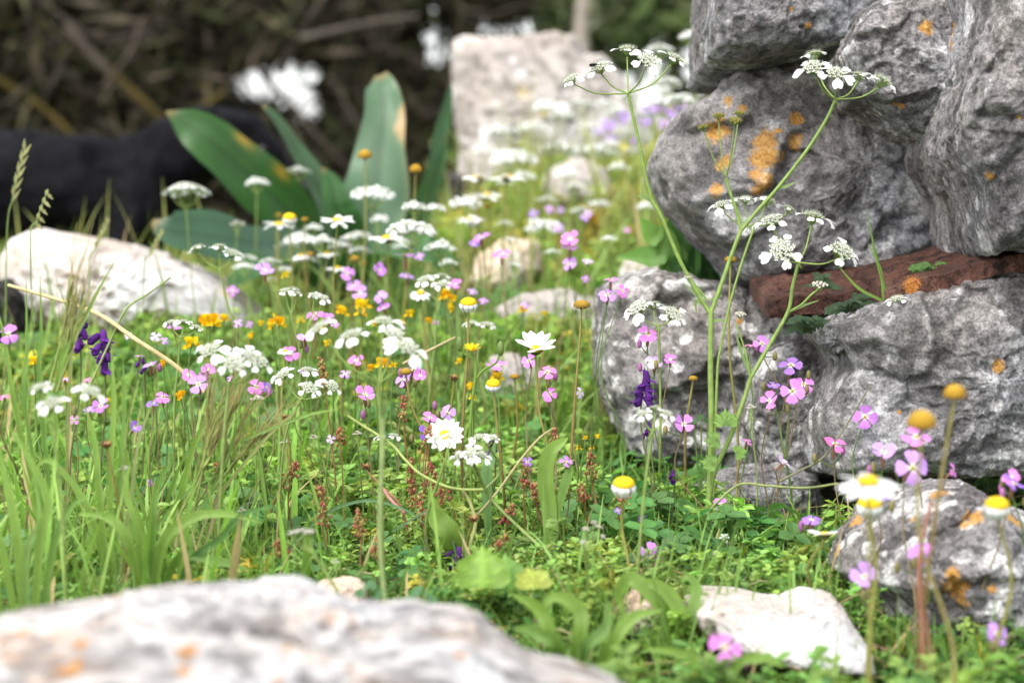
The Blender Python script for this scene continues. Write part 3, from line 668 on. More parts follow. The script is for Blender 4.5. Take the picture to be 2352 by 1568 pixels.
# ---------------------------------------------------------------- dog
def fur_mat():
    m, nt, out = nodes('black_fur')
    tc = N(nt, 'ShaderNodeTexCoord')
    c = ramp(nt, noise(nt, tc.outputs['Object'], 9, 6, 0.7), [(0.35, (0.0015, 0.0015, 0.002)), (0.65, (0.011, 0.011, 0.0135))])  # lighter bluish patches put the coat's sheen into the colour
    b = N(nt, 'ShaderNodeBsdfPrincipled', _Roughness=0.55); nt.links.new(c, b.inputs['Base Color']); b.inputs['Specular IOR Level'].default_value = 0.04
    bm = N(nt, 'ShaderNodeBump', _Strength=0.5, _Distance=0.004)
    nt.links.new(noise(nt, tc.outputs['Object'], 160, 4, 0.8), bm.inputs['Height']); nt.links.new(bm.outputs[0], b.inputs['Normal'])
    nt.links.new(b.outputs[0], out.inputs[0]); return m
M_FUR = fur_mat()
def skin_mesh(name, joints, edges, root_i, mat, parent, sub=2):
    mb = MB()
    for a_, b_ in edges:
        (p, r), (q, r2) = joints[a_], joints[b_]
        v, f = tube([np.array(p) + (np.array(q) - np.array(p)) * t for t in np.linspace(0, 1, 5)], r, r2, 20); mb.add(v, f)
    for p, r in joints:
        v, f = ball(r, p, 20, 12); mb.add(v, f)
    mb.v = [v - np.array(parent.location) for v in mb.v]
    o = link(name + '_tmp', mb.mesh(name + '_src', mat))
    m = o.modifiers.new('r', 'REMESH'); m.mode = 'VOXEL'; m.voxel_size = 0.007; m.use_smooth_shade = True
    s = o.modifiers.new('s', 'SMOOTH'); s.iterations = 14; s.factor = 0.6
    dg = bpy.context.evaluated_depsgraph_get(); dg.update()
    me2 = bpy.data.meshes.new_from_object(o.evaluated_get(dg)); me2.name = name
    bpy.data.objects.remove(o); me2.materials.clear(); me2.materials.append(mat)
    co = np.empty(len(me2.vertices) * 3, np.float32); me2.vertices.foreach_get('co', co); co = co.reshape(-1, 3)
    nn = np.empty(len(me2.vertices) * 3, np.float32); me2.vertices.foreach_get('normal', nn); nn = nn.reshape(-1, 3)
    co = co + nn * (fbm(co * 14.0, 3) * .010 + fbm(co * 70.0, 2) * .0022)[:, None]; me2.vertices.foreach_set('co', co.astype(np.float32).ravel()); me2.update()
    for p in me2.polygons: p.use_smooth = True
    return link(name, me2, parent)
DD = 3.4
def DP(x, y, s=0.0): return P(x, y, DD + s)
gz = g1(-0.6, 3.35)
dog = empty('dog', (DP(0, 400)[0], DP(0, 400)[1], gz)); tag(dog, 'black short haired dog standing behind the bright white rock, head beyond the slanting leaf', 'dog')
k = DD / FX
J = [(DP(-270, 406), 118 * k), (DP(-120, 411), 122 * k), (DP(60, 426), 130 * k), (DP(210, 441), 132 * k), (DP(320, 426), 112 * k), (DP(400, 366), 92 * k), (DP(470, 331), 84 * k), (DP(545, 331), 82 * k), (DP(602, 364), 62 * k), (DP(648, 406), 40 * k), (DP(668, 426), 32 * k)]
E = [(i, i + 1) for i in range(10)]
def legs(x, s, atj, pts):
    prev = atj
    for (px, py, r) in pts:
        J.append((DP(px, py, s), r * k)); E.append((prev, len(J) - 1)); prev = len(J) - 1
gy = 784 + (CH + 0.0 - gz) * FX / DD - 354 - 20
for s in (-0.055, 0.055):
    legs(0, s, 4, [(300 + s * 400, 560, 58), (292 + s * 400, 640, 34), (300 + s * 400, 740, 28), (302 + s * 400, gy - 30, 24), (325 + s * 400, gy - 10, 24)])
    legs(0, s, 0, [(-290, 540, 70), (-250, 630, 46), (-320, 720, 28), (-300, gy - 30, 24), (-272, gy - 10, 24)])
legs(0, 0, 0, [(-370, 400, 34), (-470, 470, 24), (-540, 560, 14)])
skin_mesh('body', J, E, 3, M_FUR, dog)
for s in (-1, 1):
    v, f, U, Vv = petal(0.075, 0.055, [0.6, 1, .95, .6, .1], curl=0.05, droop=0.25)
    v = roty(rotx(v, math.radians(-100)), 0.25 * s) + DP(566, 312, 0.045 * s)
    mb = MB(); mb.add(v, f); mb.build('ear', M_FUR, dog)
def dark_gloss():
    m, nt, out = nodes('dark_wet_gloss'); b = N(nt, 'ShaderNodeBsdfPrincipled', _Roughness=0.15)
    b.inputs['Base Color'].default_value = (0.006, 0.004, 0.003, 1); nt.links.new(b.outputs[0], out.inputs[0]); return m
M_EYE = dark_gloss()
for s in (-1, 1):
    v, f = ball(0.008, DP(602, 345, 0.046 * s), 10, 8); MB().add(v, f).build('eye', M_EYE, dog)
v, f = ball(0.012, DP(688, 432), 10, 8); MB().add(v, f).build('nose', M_EYE, dog)
# ================================================================ flowers and other plants
GREEN = (0.15, 0.25, 0.035); GREEN2 = (0.11, 0.19, 0.04); BROWNST = (0.20, 0.10, 0.045); OLIVE = (0.25, 0.24, 0.055)
REG = []      # (root, x, y, look) for things whose label is worked out from what stands beside them
def tilt_n(t, az=0.0, back=False):
    """axis of a head: t degrees from upright towards the viewer, az turns it sideways"""
    t = math.radians(t); a = math.radians(az)
    return np.array([math.sin(t) * math.sin(a), -math.sin(t) * math.cos(a), math.cos(t)])
def put(name, me, parent, pos, n, s, spin=0.0):
    o = link(name, me, parent)
    B = basis(n)
    M = Matrix([[B[r][c] for c in range(3)] for r in range(3)]).to_4x4()
    pos = np.array(pos) - np.array(parent.location)
    o.matrix_basis = Matrix.Translation(pos.tolist()) @ M @ Matrix.Rotation(spin, 4, 'Z') @ Matrix.Scale(s, 4)
    return o
def stem_pts(head, base, sway, rg):
    head = np.array(head); base = np.array(base)
    m1 = base * 0.65 + head * 0.35 + np.array([rg.normal() * sway, rg.normal() * sway, 0])
    m2 = base * 0.3 + head * 0.7 + np.array([rg.normal() * sway * .6, rg.normal() * sway * .6, 0])
    return [base - np.array([0, 0, 0.004]), m1, m2, head]
def base_for(x, d, lean, rg):
    X = P(x, 800, d)
    bx = X[0] + lean; by = X[1] + rg.normal() * 0.012
    return np.array([bx, by, g1(bx, by)])
RS = np.random.default_rng(99)
# ---- daisies
W_ = (0.86, 0.86, 0.86)
def bumpy_dome(r, h, col, col2, n=22, m=9, bump=0.02, seed=0):
    a = np.linspace(0, 1, m + 1)
    prof = np.stack([r * np.cos(a * math.pi / 2) + 1e-4, h * np.sin(a * math.pi / 2)], 1)
    V, F = lathe(prof, n)
    C = np.outer(np.linspace(0, 1, m + 1).repeat(n), np.array(col2) - np.array(col)) + np.array(col)
    out = [(V, F, C)]
    k = int(130 * (1 if h < r * .7 else 1.5)); g = math.pi * (3 - math.sqrt(5)); bb = ball(1, n=5, m=3)
    for i in range(k):
        t = math.acos(1 - (i + .5) / k); ph = i * g
        d = np.array([math.sin(t) * math.cos(ph) * r, math.sin(t) * math.sin(ph) * r, math.cos(t) * h])
        out.append((bb[0] * r * 0.085 + d, bb[1], np.tile(np.array(col) * (0.75 + .35 * math.cos(t)) + (np.array(col2) - np.array(col)) * math.cos(t) * .5, (len(bb[0]), 1))))
    return out
def mk_dome(name, r, h, col, col2, extra=None):
    mb = MB()
    for v, f, c in bumpy_dome(r, h, col, col2): mb.add(v, f, np.clip(c, 0, 1))
    if extra: extra(mb)
    return mb.mesh(name, M_DISC)
ME_DISC = mk_dome('daisy_disc', 0.31, 0.17, (0.74, 0.50, 0.02), (0.86, 0.68, 0.04))
ME_DOME = mk_dome('daisy_dome', 0.88, 0.56, (0.72, 0.50, 0.02), (0.84, 0.68, 0.035))
def brown_bracts(mb):
    for k in range(12):
        v, f, U, Vv = petal(0.45, 0.36, [1, .9, .6, .15], droop=0.4, r0=0.62); v = rotz(v, k * math.tau / 12 + RS.normal() * .1); v[:, 2] -= 0.02
        mb.add(v, f, (0.23, 0.14, 0.06))
    v, f = lathe([(0.12, -0.42), (0.5, -0.3), (0.85, -0.02)], 14); mb.add(v, f, (0.20, 0.15, 0.06))
ME_CONE = mk_dome('seed_cone', 0.92, 0.60, (0.30, 0.19, 0.03), (0.50, 0.33, 0.05), brown_bracts)
ME_CONEY = mk_dome('seed_cone_yellow', 0.95, 0.95, (0.45, 0.26, 0.03), (0.58, 0.40, 0.06), brown_bracts)
def dry_head():
    mb = MB()
    for k in range(26):
        v, f, U, Vv = petal(0.75, 0.3, [1, .9, .7, .2], lift=0.35 * (k % 3), curl=0.2, r0=0.15)
        v = rotz(v, k * 2.4); mb.add(v, f, np.array((0.34, 0.19, 0.09)) * RS.uniform(.6, 1.3))
    v, f = lathe([(0.1, -0.45), (0.55, -0.25), (0.7, 0.05)], 12); mb.add(v, f, (0.22, 0.12, 0.06))
    return mb.mesh('dry_head', M_DISC)
ME_DRY = dry_head()
def mk_calyx(r=0.3):
    mb = MB(); v, f = lathe([(0.05, -0.26), (0.18, -0.2), (0.32, -0.06), (0.36, 0.02)], 16); mb.add(v, f, (0.10, 0.14, 0.03))
    for k in range(16):
        v, f, U, Vv = petal(0.2, 0.12, [1, .9, .6, .1], r0=0.0); v = rotx(v, math.radians(55)); v += np.array([0, 0.22, -0.18]); v = rotz(v, k * math.tau / 16)
        mb.add(v, f, (0.14, 0.16, 0.04))
    return mb.mesh('calyx', M_LEAF)
ME_CALYX = mk_calyx()
ME_RAY = []
for i in range(4):
    v, f, U, Vv = petal(0.82, 0.37, [.45, .8, 1.0, 1.02, 1.0, .88, .5], notch=0.05, lift=0.0, curl=-0.10, fold=0.35, nu=10, nv=6, r0=0.2, droop=0.06 + .05 * i, teeth=0)
    c = np.outer(1 - 0.10 * (1 - U), W_); mb = MB(); mb.add(v, f, c); ME_RAY.append(mb.mesh('daisy_petal', M_PETAL))
ME_FOLDED = []
for i in range(2):
    v, f, U, Vv = petal(1.0, 0.62, [.8, 1, 1, .95, .55], nu=8, nv=5)
    t = U * (1.75 + .2 * i)
    rr = 0.86 + 0.22 * np.sin(np.clip(t, 0, 1.6) * 1.15) - 0.34 * np.clip(t - .75, 0, 2); zz = -0.9 * np.clip(t - .12, 0, 3) * 0.62
    x = v[:, 0]; nv_ = np.stack([x * (1 - .2 * U), rr - np.abs(x) ** 2 * .5, zz + 0.04], 1)
    mb = MB(); mb.add(nv_, f, np.array(W_) * np.stack([1 - .12 * U, 1 - .08 * U, 1 - .12 * U], 1) * (1 - .28 * np.abs(Vv) ** 3)[:, None]); ME_FOLDED.append(mb.mesh('folded_petal', M_PETAL))
def one(meshes, mats, name):
    """one simple mesh out of several placed pieces: heads too small in the photo to show their parts"""
    mb = MB()
    for fn in meshes: fn(mb)
    return mb.mesh(name, mats)
def simple_daisy():
    mb = MB()
    for k in range(14):
        v, f, U, Vv = petal(0.80, 0.33, [.5, .9, 1, .9, .5], r0=0.2, nu=4, nv=2, droop=RS.uniform(0, .2)); mb.add(rotz(v, k * math.tau / 14 + RS.normal() * .05), f, W_)
    v, f = ball(0.3, (0, 0, 0.02), 10, 6, .6); mb.add(v, f, (0.78, 0.5, 0.01))
    v, f = lathe([(0.05, -0.2), (0.34, 0.0)], 10); mb.add(v, f, (.14, .2, .04))
    return mb.mesh('daisy_head', M_PETAL)
ME_SDAISY = simple_daisy()
def daisy(x, y, w, d, t=15, az=0, n=14, cup=0.0, lean=0.0, stemc=OLIVE, spin=0.0, look='white daisy with yellow centre', label=None, detail=True, drop=(), disc=1.0, path=None):
    s = w / 2 * d / FX
    head = P(x, y, d); base = base_for(x, d, lean, RS)
    root = empty('daisy', base); tag(root, label, 'daisy', 'white daisies in the meadow')
    ax = tilt_n(t, az)
    under = head - ax * s * 0.24
    pts = stem_pts(under, base, 0.004, RS) if path is None else [base - np.array([0, 0, .003])] + [P(a, b, d) for a, b in path] + [under]
    pts[-2:] = [pts[-2] if len(pts) > 2 else pts[0], under]
    v, f = tube(crom(pts, 7), 0.0009, 0.0007); mb = MB(); mb.add(v, f, np.linspace(0, 1, len(v))[:, None] * (np.array(OLIVE) - np.array(stemc)) + np.array(stemc)); mb.build('stem', M_STEM, root)
    if not detail:
        put('flower_head', ME_SDAISY, root, head, ax, s)
    else:
        put('disc', ME_DISC, root, head, ax, s * disc); put('calyx', ME_CALYX, root, head, ax, s)
        B = basis(ax)
        for k in range(n):
            if k in drop: continue
            a = k * math.tau / n + spin + RS.normal() * 0.05
            me = ME_RAY[int(RS.integers(4))]
            o = link('petal', me, root)
            lift = math.radians(cup + RS.normal() * 5)
            M = Matrix([[B[r][c] for c in range(3)] for r in range(3)]).to_4x4()
            o.matrix_basis = Matrix.Translation((head - base).tolist()) @ M @ Matrix.Rotation(a, 4, 'Z') @ Matrix.Rotation(lift, 4, 'X') @ Matrix.Rotation(RS.normal() * .12, 4, 'Y') @ Matrix.Scale(s, 4)
    if label is None: REG.append((root, x, y, look))
    return root
def folded(x, y, w, d, lean=0.0, t=12, az=0, n=11, stemc=BROWNST, look='domed daisy head with petals folded down', label=None, drop=(), path=None):
    s = w / 2 * d / FX
    head = P(x, y, d); base = base_for(x, d, lean, RS)
    root = empty('folded_daisy', base); tag(root, label, 'daisy', 'daisy heads with petals folded down')
    ax = tilt_n(t, az)
    pts = stem_pts(head - ax * s * .7, base, 0.004, RS) if path is None else [base - np.array([0, 0, .003])] + [P(a, b, d) for a, b in path] + [head - ax * s * .7]
    v, f = tube(crom(pts, 7), 0.0010, 0.0007); mb = MB(); mb.add(v, f, np.linspace(0, 1, len(v))[:, None] * (np.array(OLIVE) - np.array(stemc)) + np.array(stemc)); mb.build('stem', M_STEM, root)
    put('disc', ME_DOME, root, head, ax, s)
    B = basis(ax); M = Matrix([[B[r][c] for c in range(3)] for r in range(3)]).to_4x4()
    mb = MB(); v, f = lathe([(0.08, -0.95), (0.45, -0.75), (0.8, -0.1)], 14); v = (v * s) @ B.T + head; mb.add(v, f, (0.35, 0.42, 0.2)); mb.build('calyx', M_LEAF, root)
    for k in range(n):
        if k in drop: continue
        o = link('petal', ME_FOLDED[int(RS.integers(2))], root)
        o.matrix_basis = Matrix.Translation((head - base).tolist()) @ M @ Matrix.Rotation(k * math.tau / n + RS.normal() * .06, 4, 'Z') @ Matrix.Scale(s * RS.uniform(.97, 1.04), 4)
    if label is None: REG.append((root, x, y, look))
    return root
def cone(x, y, w, d, kind='brown', lean=0.0, t=8, az=0, stemc=BROWNST, label=None, path=None, look='bare brown daisy seed head'):
    s = w / 2 * d / FX * .9; head = P(x, y, d); base = base_for(x, d, lean, RS)
    root = empty('seed_head', base); tag(root, label, 'seed head', 'bare daisy seed heads')
    ax = tilt_n(t, az)
    pts = stem_pts(head - ax * s * .3, base, 0.005, RS) if path is None else [base - np.array([0, 0, .003])] + [P(a, b, d) for a, b in path] + [head - ax * s * .3]
    v, f = tube(crom(pts, 7), 0.0010, 0.0007); mb = MB(); mb.add(v, f, np.linspace(0, 1, len(v))[:, None] * (np.array(OLIVE) - np.array(stemc)) + np.array(stemc)); mb.build('stem', M_STEM, root)
    put('seed_cone', {'brown': ME_CONE, 'yellow': ME_CONEY, 'dry': ME_DRY}[kind], root, head, ax, s, RS.uniform(0, 6))
    if label is None: REG.append((root, x, y, look))
    return root
# ---- four petalled pink stocks
PINK = (0.74, 0.26, 0.70); LIL = (0.60, 0.34, 0.82); VIO = (0.40, 0.20, 0.74); PALE = (0.70, 0.54, 0.80); HOT = (0.82, 0.20, 0.50); MID = (0.63, 0.27, 0.78)
SC = {'pink': PINK, 'lilac': LIL, 'violet': VIO, 'pale lilac': PALE, 'bright pink': HOT, 'mauve': MID}
ME_SP = {}; ME_SH = {}
for nm, col in SC.items():
    L = []
    for i in range(3):
        v, f, U, Vv = petal(0.92, 0.88, [.16, .32, .64, .90, 1.0, .98, .74], notch=0.13, curl=-0.05 + .05 * i, nu=9, nv=6, r0=0.08, droop=0.10 * i)
        k = np.clip((U - .03) / .25, 0, 1)[:, None]; k = k * k * (3 - 2 * k)
        c = np.array([.86, .86, .70]) * (1 - k) + np.array(col) * k; c = c * (1 - .14 * (np.cos(Vv * 14) > .6) * k[:, 0] * .7)[:, None]
        mb = MB(); mb.add(v, f, c); L.append(mb.mesh('stock_petal', M_PETAL))
    ME_SP[nm] = L
    mb = MB()
    for k in range(4):
        v, f, U, Vv = petal(0.90, 0.74, [.22, .4, .85, 1, .7], notch=0.13, nu=4, nv=2, r0=0.08, droop=RS.uniform(0, .3)); kk = np.clip(U / .35, 0, 1)[:, None]
        mb.add(rotz(v, k * math.pi / 2 + RS.normal() * .1), f, np.array([.8, .8, .7]) * (1 - kk) + np.array(col) * kk)
    v, f = lathe([(0.05, -1.0), (0.15, -.85), (.13, 0)], 6); mb.add(v, f, (.2, .14, .08)); ME_SH[nm] = mb.mesh('stock_head', M_PETAL)
def mk_eye():
    mb = MB(); v, f = lathe([(0.13, 0.0), (0.07, 0.03), (0.02, 0.015)], 8); mb.add(v, f, (0.55, 0.5, 0.06))
    for k in range(4):
        v, f = ball(0.035, (0.06 * math.cos(k * 1.57), 0.06 * math.sin(k * 1.57), 0.05), 5, 4, 1.6); mb.add(v, f, (.45, .4, .03))
    return mb.mesh('stock_eye', M_DISC)
def mk_tube():
    mb = MB(); v, f = lathe([(0.07, -1.35), (0.13, -1.2), (0.16, -.7), (.12, -.2), (.16, 0.0)], 8); mb.add(v, f, np.array((0.30, 0.15, 0.10))); 
    return mb.mesh('stock_calyx', M_STEM)
ME_EYE = mk_eye(); ME_TUBE = mk_tube()
def stock(x, y, w, d, col='lilac', t=55, az=0, lean=0.0, spin=None, label=None, root=None, detail=None, buds=0, sc_=(0.20, 0.15, 0.07)):
    s = w / 2 * d / FX; head = P(x, y, d); new = root is None
    if detail is None: detail = w >= 34
    if new:
        base = base_for(x, d, lean if lean else RS.normal() * .008, RS)
        root = empty('stock_flower', base); tag(root, label, 'wildflower', 'four petalled pink and lilac wildflowers')
    ax = tilt_n(t, az); axs = tilt_n(t * 0.75, az)
    base = np.array(root.location); bot = head - axs * s * 1.3
    b2 = base + np.array([RS.normal() * .003, RS.normal() * .003, 0]) if not new else base
    v, f = tube(crom(stem_pts(bot, b2, 0.007, RS), 6), 0.0006, 0.0004, 5); mb = MB(); mb.add(v, f, sc_ if RS.uniform() < .5 else GREEN2)
    if buds:
        for k in range(buds):
            q = bot + RS.normal(size=3) * np.array([.006, .006, .003]) + np.array([0, 0, .002]); v, f = tube([bot - axs * s * .8, q - (bot - q) * .1], .0004, .0003, 4); mb.add(v, f, GREEN2)
            v, f = ball(.0016, q, 6, 5, 2.0); mb.add(v, f, (.35, .12, .3) if k % 2 else (.2, .18, .06))
    mb.build('stem', M_STEM, root)
    sp_ = RS.uniform(0, 1.57) if spin is None else spin
    cupv = RS.uniform(-.12, .5) if label is None and RS.uniform() < .75 else 0.0
    if label is None: t += RS.normal() * 9; az += RS.normal() * 14; ax = tilt_n(t, az)
    if detail:
        put('calyx', ME_TUBE, root, head, axs, s); put('flower_eye', ME_EYE, root, head, ax, s)
        B = basis(ax); M = Matrix([[B[r][c] for c in range(3)] for r in range(3)]).to_4x4()
        for k in range(4):
            o = link('petal', ME_SP[col][int(RS.integers(3))], root)
            a = (k + .5) * math.pi / 2 + sp_ + RS.normal() * .12
            o.matrix_basis = Matrix.Translation((head - base).tolist()) @ M @ Matrix.Rotation(a, 4, 'Z') @ Matrix.Rotation(RS.normal() * .15 + cupv, 4, 'X') @ Matrix.Rotation(RS.normal() * .12, 4, 'Y') @ Matrix.Scale(s * RS.uniform(.92, 1.06), 4)
    else:
        put('flower_head', ME_SH[col], root, head, ax, s, sp_)
    if new and label is None: REG.append((root, x, y, ('small ' if w < 34 else '') + col + ' four petalled flower' + (' facing forward' if t > 70 else '')))
    return root
# ---- umbels
def mk_umbellet(n_out, n_in, kind, seed):
    rg = np.random.default_rng(seed); mb = MB(); bb = ball(1, n=6, m=4)
    gc = (0.36, 0.42, 0.12) if kind != 'white' else (0.62, 0.66, 0.45)
    for i in range(n_in):
        r = 0.52 * math.sqrt((i + .5) / n_in); a = i * 2.4
        c = np.array([r * math.cos(a), r * math.sin(a), 0.16 * (1 - (r / .55) ** 2)])
        v, f = tube([np.array([0, 0, -.42]), c * np.array([.8, .8, .3]) - np.array([0, 0, .1]), c], .016, .013, 4); mb.add(v, f, (.22, .32, .09))
        if kind == 'fruit':
            v, f = ball(.105, c, 8, 5, 1.5); mb.add(v, f, np.array((.22, .24, .06)) * rg.uniform(.8, 1.2))
            v, f = lathe([(.06, .14), (.12, .17), (.11, .2)], 8); mb.add(v + c, f, (.36, .33, .1))
            continue
        v, f = ball(.055 if kind != 'bud' else .095, c, 6, 4, .9); mb.add(v, f, np.array(gc) * rg.uniform(.8, 1.2) if kind != 'bud' else np.array((.70, .66, .58)) * rg.uniform(.75, 1.1))
        if kind == 'bud': continue
        for k in range(5):
            aa = k * 1.257 + rg.uniform(0, 1); q = c + np.array([math.cos(aa) * .075, math.sin(aa) * .075, .035])
            v, f, U, Vv = petal(.09, .085, [.5, 1, .9, .4], nu=2, nv=2, lift=.3); mb.add(rotz(v, aa - 1.57) + q * 1.0 - np.array([math.cos(aa), math.sin(aa), 0]) * .04, f, (.82, .83, .78))
            if kind == 'near' and k % 2 == 0:
                e = q + np.array([math.cos(aa) * .06, math.sin(aa) * .06, .13]); v, f = tube([c, e], .007, .006, 3); mb.add(v, f, (.7, .75, .6)); v, f = ball(.02, e, 4, 3); mb.add(v, f, (.32, .34, .25))
    for i in range(n_out):
        a = i * math.tau / n_out + rg.normal() * .22
        big = rg.uniform(.6, 1.2) if kind != 'white' else rg.uniform(.5, .85)
        for sgn in (-1, 1):
            v, f, U, Vv = petal(.58 * big, .36 * big, [.2, .5, .95, 1.05, .75], nu=5, nv=4, curl=.1, droop=rg.uniform(.1, .5), r0=0)
            v = rotz(v, sgn * .27 - math.pi / 2); v = v + np.array([.46, 0, .02]); v = rotz(v, a); mb.add(v, f, (.86, .865, .86))
    for k in range(7 if kind == 'near' else 4):
        a = k * .9 + rg.uniform(0, .4); e = np.array([math.cos(a) * .3, math.sin(a) * .3, -.62 - .2 * rg.uniform()]); v, f = tube([(0, 0, -.4), e], .014, .004, 3); mb.add(v, f, (.2, .26, .1))
    return mb.mesh('umbellet', M_PETAL)
UM = {'near': [mk_umbellet(5, 22, 'near', s) for s in (1, 2, 3, 4)] , 'far': [mk_umbellet(6, 12, 'far', s) for s in (5, 6)], 'white': [mk_umbellet(9, 14, 'white', s) for s in (7, 8)], 'bud': [mk_umbellet(0, 16, 'bud', 9)], 'fruit': [mk_umbellet(0, 15, 'fruit', 10)]}
def umbel_part(root, hub, us, d, usz, kind, rr=0.0006, t=18, rc=(0.24, 0.34, 0.08)):
    """umbel: rays as one mesh, each umbellet its own child of it"""
    base = np.array(root.location); H = P(hub[0], hub[1], d) if len(hub) == 2 else np.array(hub)
    mb = MB(); pl = []
    for i, u in enumerate(us):
        dd = d + (u[2] if len(u) > 2 else RS.normal() * .010)
        U = P(u[0], u[1], dd); ax = tilt_n(t + RS.normal() * 8, 0) + 2.2 * (U - H) * np.array([1, 1, 0]) / (np.linalg.norm(U - H) + .01) * .35
        ax /= np.linalg.norm(ax); z = (1.18 if usz < 50 or d > 1.3 else .98) * usz * d / FX * (u[3] if len(u) > 3 else 1) / 2
        E = U - ax * z * .42
        m = H * .5 + E * .5; m[2] -= np.linalg.norm(E - H) * .08; m += (E - H) * np.array([.08, .08, 0])
        v, f = tube(crom([H, m, E], 6), rr, rr * .75, 5); mb.add(v, f, rc); pl.append((U, ax, z))
    for k in range(5):
        a = k * 1.3; v, f = tube([H, H + np.array([math.cos(a) * .003, math.sin(a) * .003, -.004])], .0003, .0001, 3); mb.add(v, f, rc)
    mb.v = [v - base for v in mb.v]
    o = link('umbel', mb.mesh('umbel_rays', M_STEM), root)
    for U, ax, z in pl:
        L = UM[kind]; q = link('umbellet', L[int(RS.integers(len(L)))], o)
        B = basis(ax); M = Matrix([[B[r][c] for c in range(3)] for r in range(3)]).to_4x4()
        q.matrix_basis = Matrix.Translation((U - base).tolist()) @ M @ Matrix.Rotation(RS.uniform(0, 6), 4, 'Z') @ Matrix.Scale(z, 4)
    return o
def umbel(hub, us, d, usz, kind='near', path=(), lean=0.0, label=None, look='white umbel', sr=0.0010, stemc=(0.20, 0.28, 0.07), t=18):
    base = base_for((path[0][0] if path else hub[0]), d, lean, RS)
    root = empty('umbel_flower', base); tag(root, label, 'umbel flower', 'white umbels in the meadow')
    pts = [base - np.array([0, 0, .003])] + [P(a, b, d) for a, b in path] + [P(hub[0], hub[1], d)]
    if len(pts) == 2: pts.insert(1, (pts[0] + pts[1]) / 2 + np.array([RS.normal() * .006, RS.normal() * .004, 0]))
    v, f = tube(crom(pts, 6), sr, sr * .75, 6); mb = MB(); mb.add(v, f, stemc); mb.build('stem', M_STEM, root)
    umbel_part(root, hub, us, d, usz, kind, sr * .55, t)
    if label is None: REG.append((root, hub[0], min(u[1] for u in us), look))
    return root
def bgumbel(x, y, w, d, n=6, kind='far', flat=.18, look='blurred white umbel', lean=0.0):
    us = []
    for i in range(n):
        a = (i + .5) / n * math.tau + RS.uniform(-.3, .3); r = w * .36 * RS.uniform(.65, 1.1)
        us.append((x + math.cos(a) * r, y + math.sin(a) * r * flat + abs(math.cos(a)) * w * .05, math.sin(a) * r * d / FX))
    us.append((x, y - w * .05, 0))
    return umbel((x, y + w * .42), us, d, w * .36, kind, (), lean if lean else RS.normal() * .02, None, look, .0008, t=RS.uniform(-12, 38))
# the tall hairy branching plant
HB = P(1612, 1400, 1.36); HB[2] = g1(HB[0], HB[1])
hp = empty('umbel_plant', HB); tag(hp, 'tall hairy branching umbel plant with green stems in front of the stone wall', 'umbel plant')
DH = 1.36
def hstem(pts, r0, r1, name='stem', c=(0.21, 0.31, 0.07), d=DH, hair=0):
    q = crom([P(*p[:2], p[2] if len(p) > 2 else d) for p in pts], 7); v, f = tube(q, r0, r1, 8); mb = MB(); mb.add(v, f, c)
    for i in range(hair):
        k = RS.integers(len(q) - 1); t_ = RS.uniform(); p = q[k] * (1 - t_) + q[k + 1] * t_; dr = RS.normal(size=3); dr[2] = -.2; dr /= np.linalg.norm(dr)
        r = r0 + (r1 - r0) * k / len(q); e = p + dr * (r + .0011)
        s_ = np.cross(dr, [0, 0, 1.0]); s_ /= np.linalg.norm(s_) + 1e-9
        mb.add(np.array([p + s_ * .00006, p - s_ * .00006, e]), np.array([[0, 1, 2]]), (.6, .66, .5))
    mb.build(name, M_STEM, hp)
hstem([(1612, 1405), (1618, 1330), (1628, 1150), (1634, 1000), (1632, 850), (1633, 715)], .0022, .0017, hair=1300)
hstem([(1632, 722), (1602, 672), (1560, 595), (1520, 500), (1498, 462)], .0014, .0012, hair=200)
hstem([(1498, 462), (1482, 400), (1466, 320), (1443, 217)], .0011, .0010, hair=100)
hstem([(1633, 718), (1658, 650), (1684, 575), (1702, 530)], .0014, .0012, hair=200)
hstem([(1702, 530), (1745, 478), (1786, 432), (1850, 350), (1895, 280), (1919, 230)], .0012, .0010, hair=150)
hstem([(1702, 530), (1690, 480), (1676, 440), (1668, 408)], .0010, .0009, hair=100)
hstem([(1626, 1160), (1640, 1087), (1676, 1006), (1708, 920), (1724, 868)], .0017, .0013, hair=350)
hstem([(1724, 868), (1760, 805), (1809, 718), (1820, 660), (1834, 603)], .0013, .0010, hair=200)
hstem([(1724, 868), (1712, 808), (1697, 760), (1692, 742)], .0007, .0006)
hstem([(1809, 718), (1840, 700), (1862, 678), (1882, 662)], .0008, .0006)
hstem([(1636, 1100), (1642, 1000), (1648, 850), (1656, 795), (1676, 700), (1705, 600), (1733, 520)], .0010, .0007)
hstem([(1625, 690), (1606, 665), (1592, 650), (1580, 640)], .0007, .0005)
umbel_part(hp, (1443, 215), [(1312, 182, 0, .8), (1376, 156, 0, 1.0), (1441, 114, .02, .95), (1488, 140, -.02, 1.0), (1549, 134, .01, 1.0)], DH, 72, 'near')
umbel_part(hp, (1919, 229), [(1870, 126, .02, .9), (1868, 156, -.02, 1.05), (1920, 170, -.01, 1.0), (1975, 174, .02, .75), (2026, 186, 0, 1.05)], DH, 72, 'near')
umbel_part(hp, (1668, 407), [(1616, 294, 0, 1.0), (1650, 268, .01, 1.0), (1688, 280, -.01, 1.1), (1698, 262, .015, .9)], DH, 40, 'fruit', t=8, rc=(.2, .26, .08))
umbel_part(hp, (1720, 520), [(1655, 472, 0, .9), (1712, 458, .02, .85), (1760, 462, .03, 1), (1812, 480, .01, .75), (1690, 462, .02, .8)], 1.40, 62, 'near')
umbel_part(hp, (1834, 603), [(1772, 508, .01, 1.05), (1868, 498, .02, 1.1), (1797, 576, -.02, 1.2), (1934, 580, -.01, 1.25)], DH, 76, 'near', t=38)
